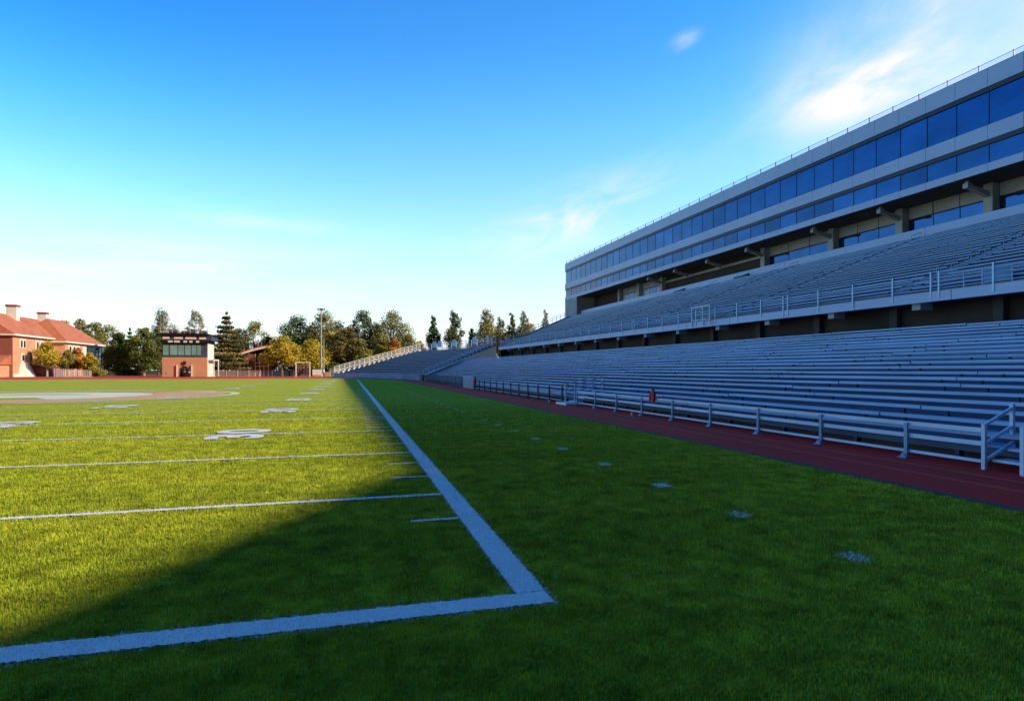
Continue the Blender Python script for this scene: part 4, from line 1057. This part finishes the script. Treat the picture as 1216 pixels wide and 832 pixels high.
sky.air_density=1.0; sky.dust_density=.6; sky.ozone_density=3.0
tc=N(nt,'ShaderNodeTexCoord'); sp=N(nt,'ShaderNodeSeparateXYZ'); nt.links.new(tc.outputs['Generated'],sp.inputs[0])
def MM(op,*a):
    n=N(nt,'ShaderNodeMath',operation=op)
    for i,v in enumerate(a):
        if isinstance(v,(int,float)): n.inputs[i].default_value=v
        else: nt.links.new(v,n.inputs[i])
    return n.outputs[0]
az=MM('ARCTAN2',sp.outputs[0],sp.outputs[1]); el=MM('ARCSINE',sp.outputs[2])
def blob(a0,e0,wa,we,tilt=0.0):     # soft elliptical patch of sky
    da=MM('SUBTRACT',az,R(a0)); de=MM('SUBTRACT',el,R(e0))
    c_,s_=math.cos(R(tilt)),math.sin(R(tilt))
    u=MM('DIVIDE',MM('ADD',MM('MULTIPLY',da,c_),MM('MULTIPLY',de,s_)),R(wa)); v=MM('DIVIDE',MM('SUBTRACT',MM('MULTIPLY',de,c_),MM('MULTIPLY',da,s_)),R(we))
    return MM('EXPONENT',MM('MULTIPLY',MM('ADD',MM('MULTIPLY',u,u),MM('MULTIPLY',v,v)),-1.0))
def cnoise(sa,se,scale,off,rough=.55,tilt=0.0,dist=.6):
    cb=N(nt,'ShaderNodeCombineXYZ'); c_,s_=math.cos(R(tilt)),math.sin(R(tilt))
    nt.links.new(MM('MULTIPLY',MM('ADD',MM('MULTIPLY',az,c_),MM('MULTIPLY',el,s_)),sa),cb.inputs[0]); nt.links.new(MM('MULTIPLY',MM('SUBTRACT',MM('MULTIPLY',el,c_),MM('MULTIPLY',az,s_)),se),cb.inputs[1]); cb.inputs[2].default_value=off
    n=N(nt,'ShaderNodeTexNoise'); n.inputs['Scale'].default_value=scale; n.inputs['Detail'].default_value=9; n.inputs['Roughness'].default_value=rough; n.inputs['Distortion'].default_value=dist
    nt.links.new(cb.outputs[0],n.inputs['Vector']); return n.outputs[0]
def sstep(x,a,b):
    m=N(nt,'ShaderNodeMapRange',interpolation_type='SMOOTHSTEP'); m.inputs[1].default_value=a; m.inputs[2].default_value=b; nt.links.new(x,m.inputs[0]); return m.outputs[0]
n1=cnoise(3,6,1.4,0.7,.56,18,.4); n2=cnoise(1.5,11,1.5,4.2,.5,3,.3); n3=cnoise(3,8,2.0,9.1,.6,22,.9)
c1=MM('MULTIPLY',sstep(n1,.30,.72),MM('ADD',MM('MULTIPLY',blob(52,25.5,13,4.5,16),.7),MM('MULTIPLY',blob(46,22.2,5.5,2.0,4),1.0)))
c1=MM('ADD',c1,MM('MULTIPLY',blob(58,28,14,6,25),.5))
c2=MM('MULTIPLY',sstep(n3,.32,.74),MM('MULTIPLY',blob(21,14.2,8,2.2,20),.95))
c3=MM('MULTIPLY',sstep(n2,.44,.66),MM('MULTIPLY',blob(-12,7.5,26,2.6,-3),1.0))
c4=MM('MULTIPLY',blob(31.8,28.2,1.1,.5,14),MM('MULTIPLY',sstep(n3,.3,.62),.5))
c5=MM('MULTIPLY',sstep(n2,.45,.62),MM('MULTIPLY',blob(-7,13.0,6,.7,0),.45))
cl=MM('MINIMUM',MM('ADD',MM('ADD',c1,c2),MM('ADD',c3,MM('ADD',c4,c5))),1.0)
# graded clear sky: physical sky, deepened, with a milky horizon
hs=N(nt,'ShaderNodeHueSaturation'); hs.inputs['Saturation'].default_value=1.35; hs.inputs['Value'].default_value=1.0
nt.links.new(sky.outputs[0],hs.inputs['Color'])
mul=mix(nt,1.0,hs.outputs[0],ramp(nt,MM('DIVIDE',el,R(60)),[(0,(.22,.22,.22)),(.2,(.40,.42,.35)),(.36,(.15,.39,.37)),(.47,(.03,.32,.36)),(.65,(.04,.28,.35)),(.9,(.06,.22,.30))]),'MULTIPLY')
hz_=MM('EXPONENT',MM('MULTIPLY',MM('MAXIMUM',el,0),-5.2))
c=mix(nt,MM('MULTIPLY',hz_,.95),mul,(1.04,1.04,1.05))
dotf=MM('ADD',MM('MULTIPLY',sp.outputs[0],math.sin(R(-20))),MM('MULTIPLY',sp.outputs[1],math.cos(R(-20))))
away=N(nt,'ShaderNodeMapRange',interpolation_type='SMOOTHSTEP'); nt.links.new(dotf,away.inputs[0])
away.inputs[1].default_value=-.35; away.inputs[2].default_value=.3; away.inputs[3].default_value=.03; away.inputs[4].default_value=1.0  # unseen southern sky dimmed so the shaded turf stays dark
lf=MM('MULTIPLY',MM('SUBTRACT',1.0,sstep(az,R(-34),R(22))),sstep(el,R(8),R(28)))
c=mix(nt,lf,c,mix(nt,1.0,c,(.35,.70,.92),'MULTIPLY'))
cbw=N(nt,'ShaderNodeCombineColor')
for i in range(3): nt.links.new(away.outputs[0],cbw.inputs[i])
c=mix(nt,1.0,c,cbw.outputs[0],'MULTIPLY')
c=mix(nt,cl,c,(1.0,1.0,1.02))
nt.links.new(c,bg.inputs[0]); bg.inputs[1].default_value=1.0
scene.view_settings.view_transform='Standard'; scene.view_settings.look='None'; scene.view_settings.exposure=0
scene.cycles.max_bounces=6
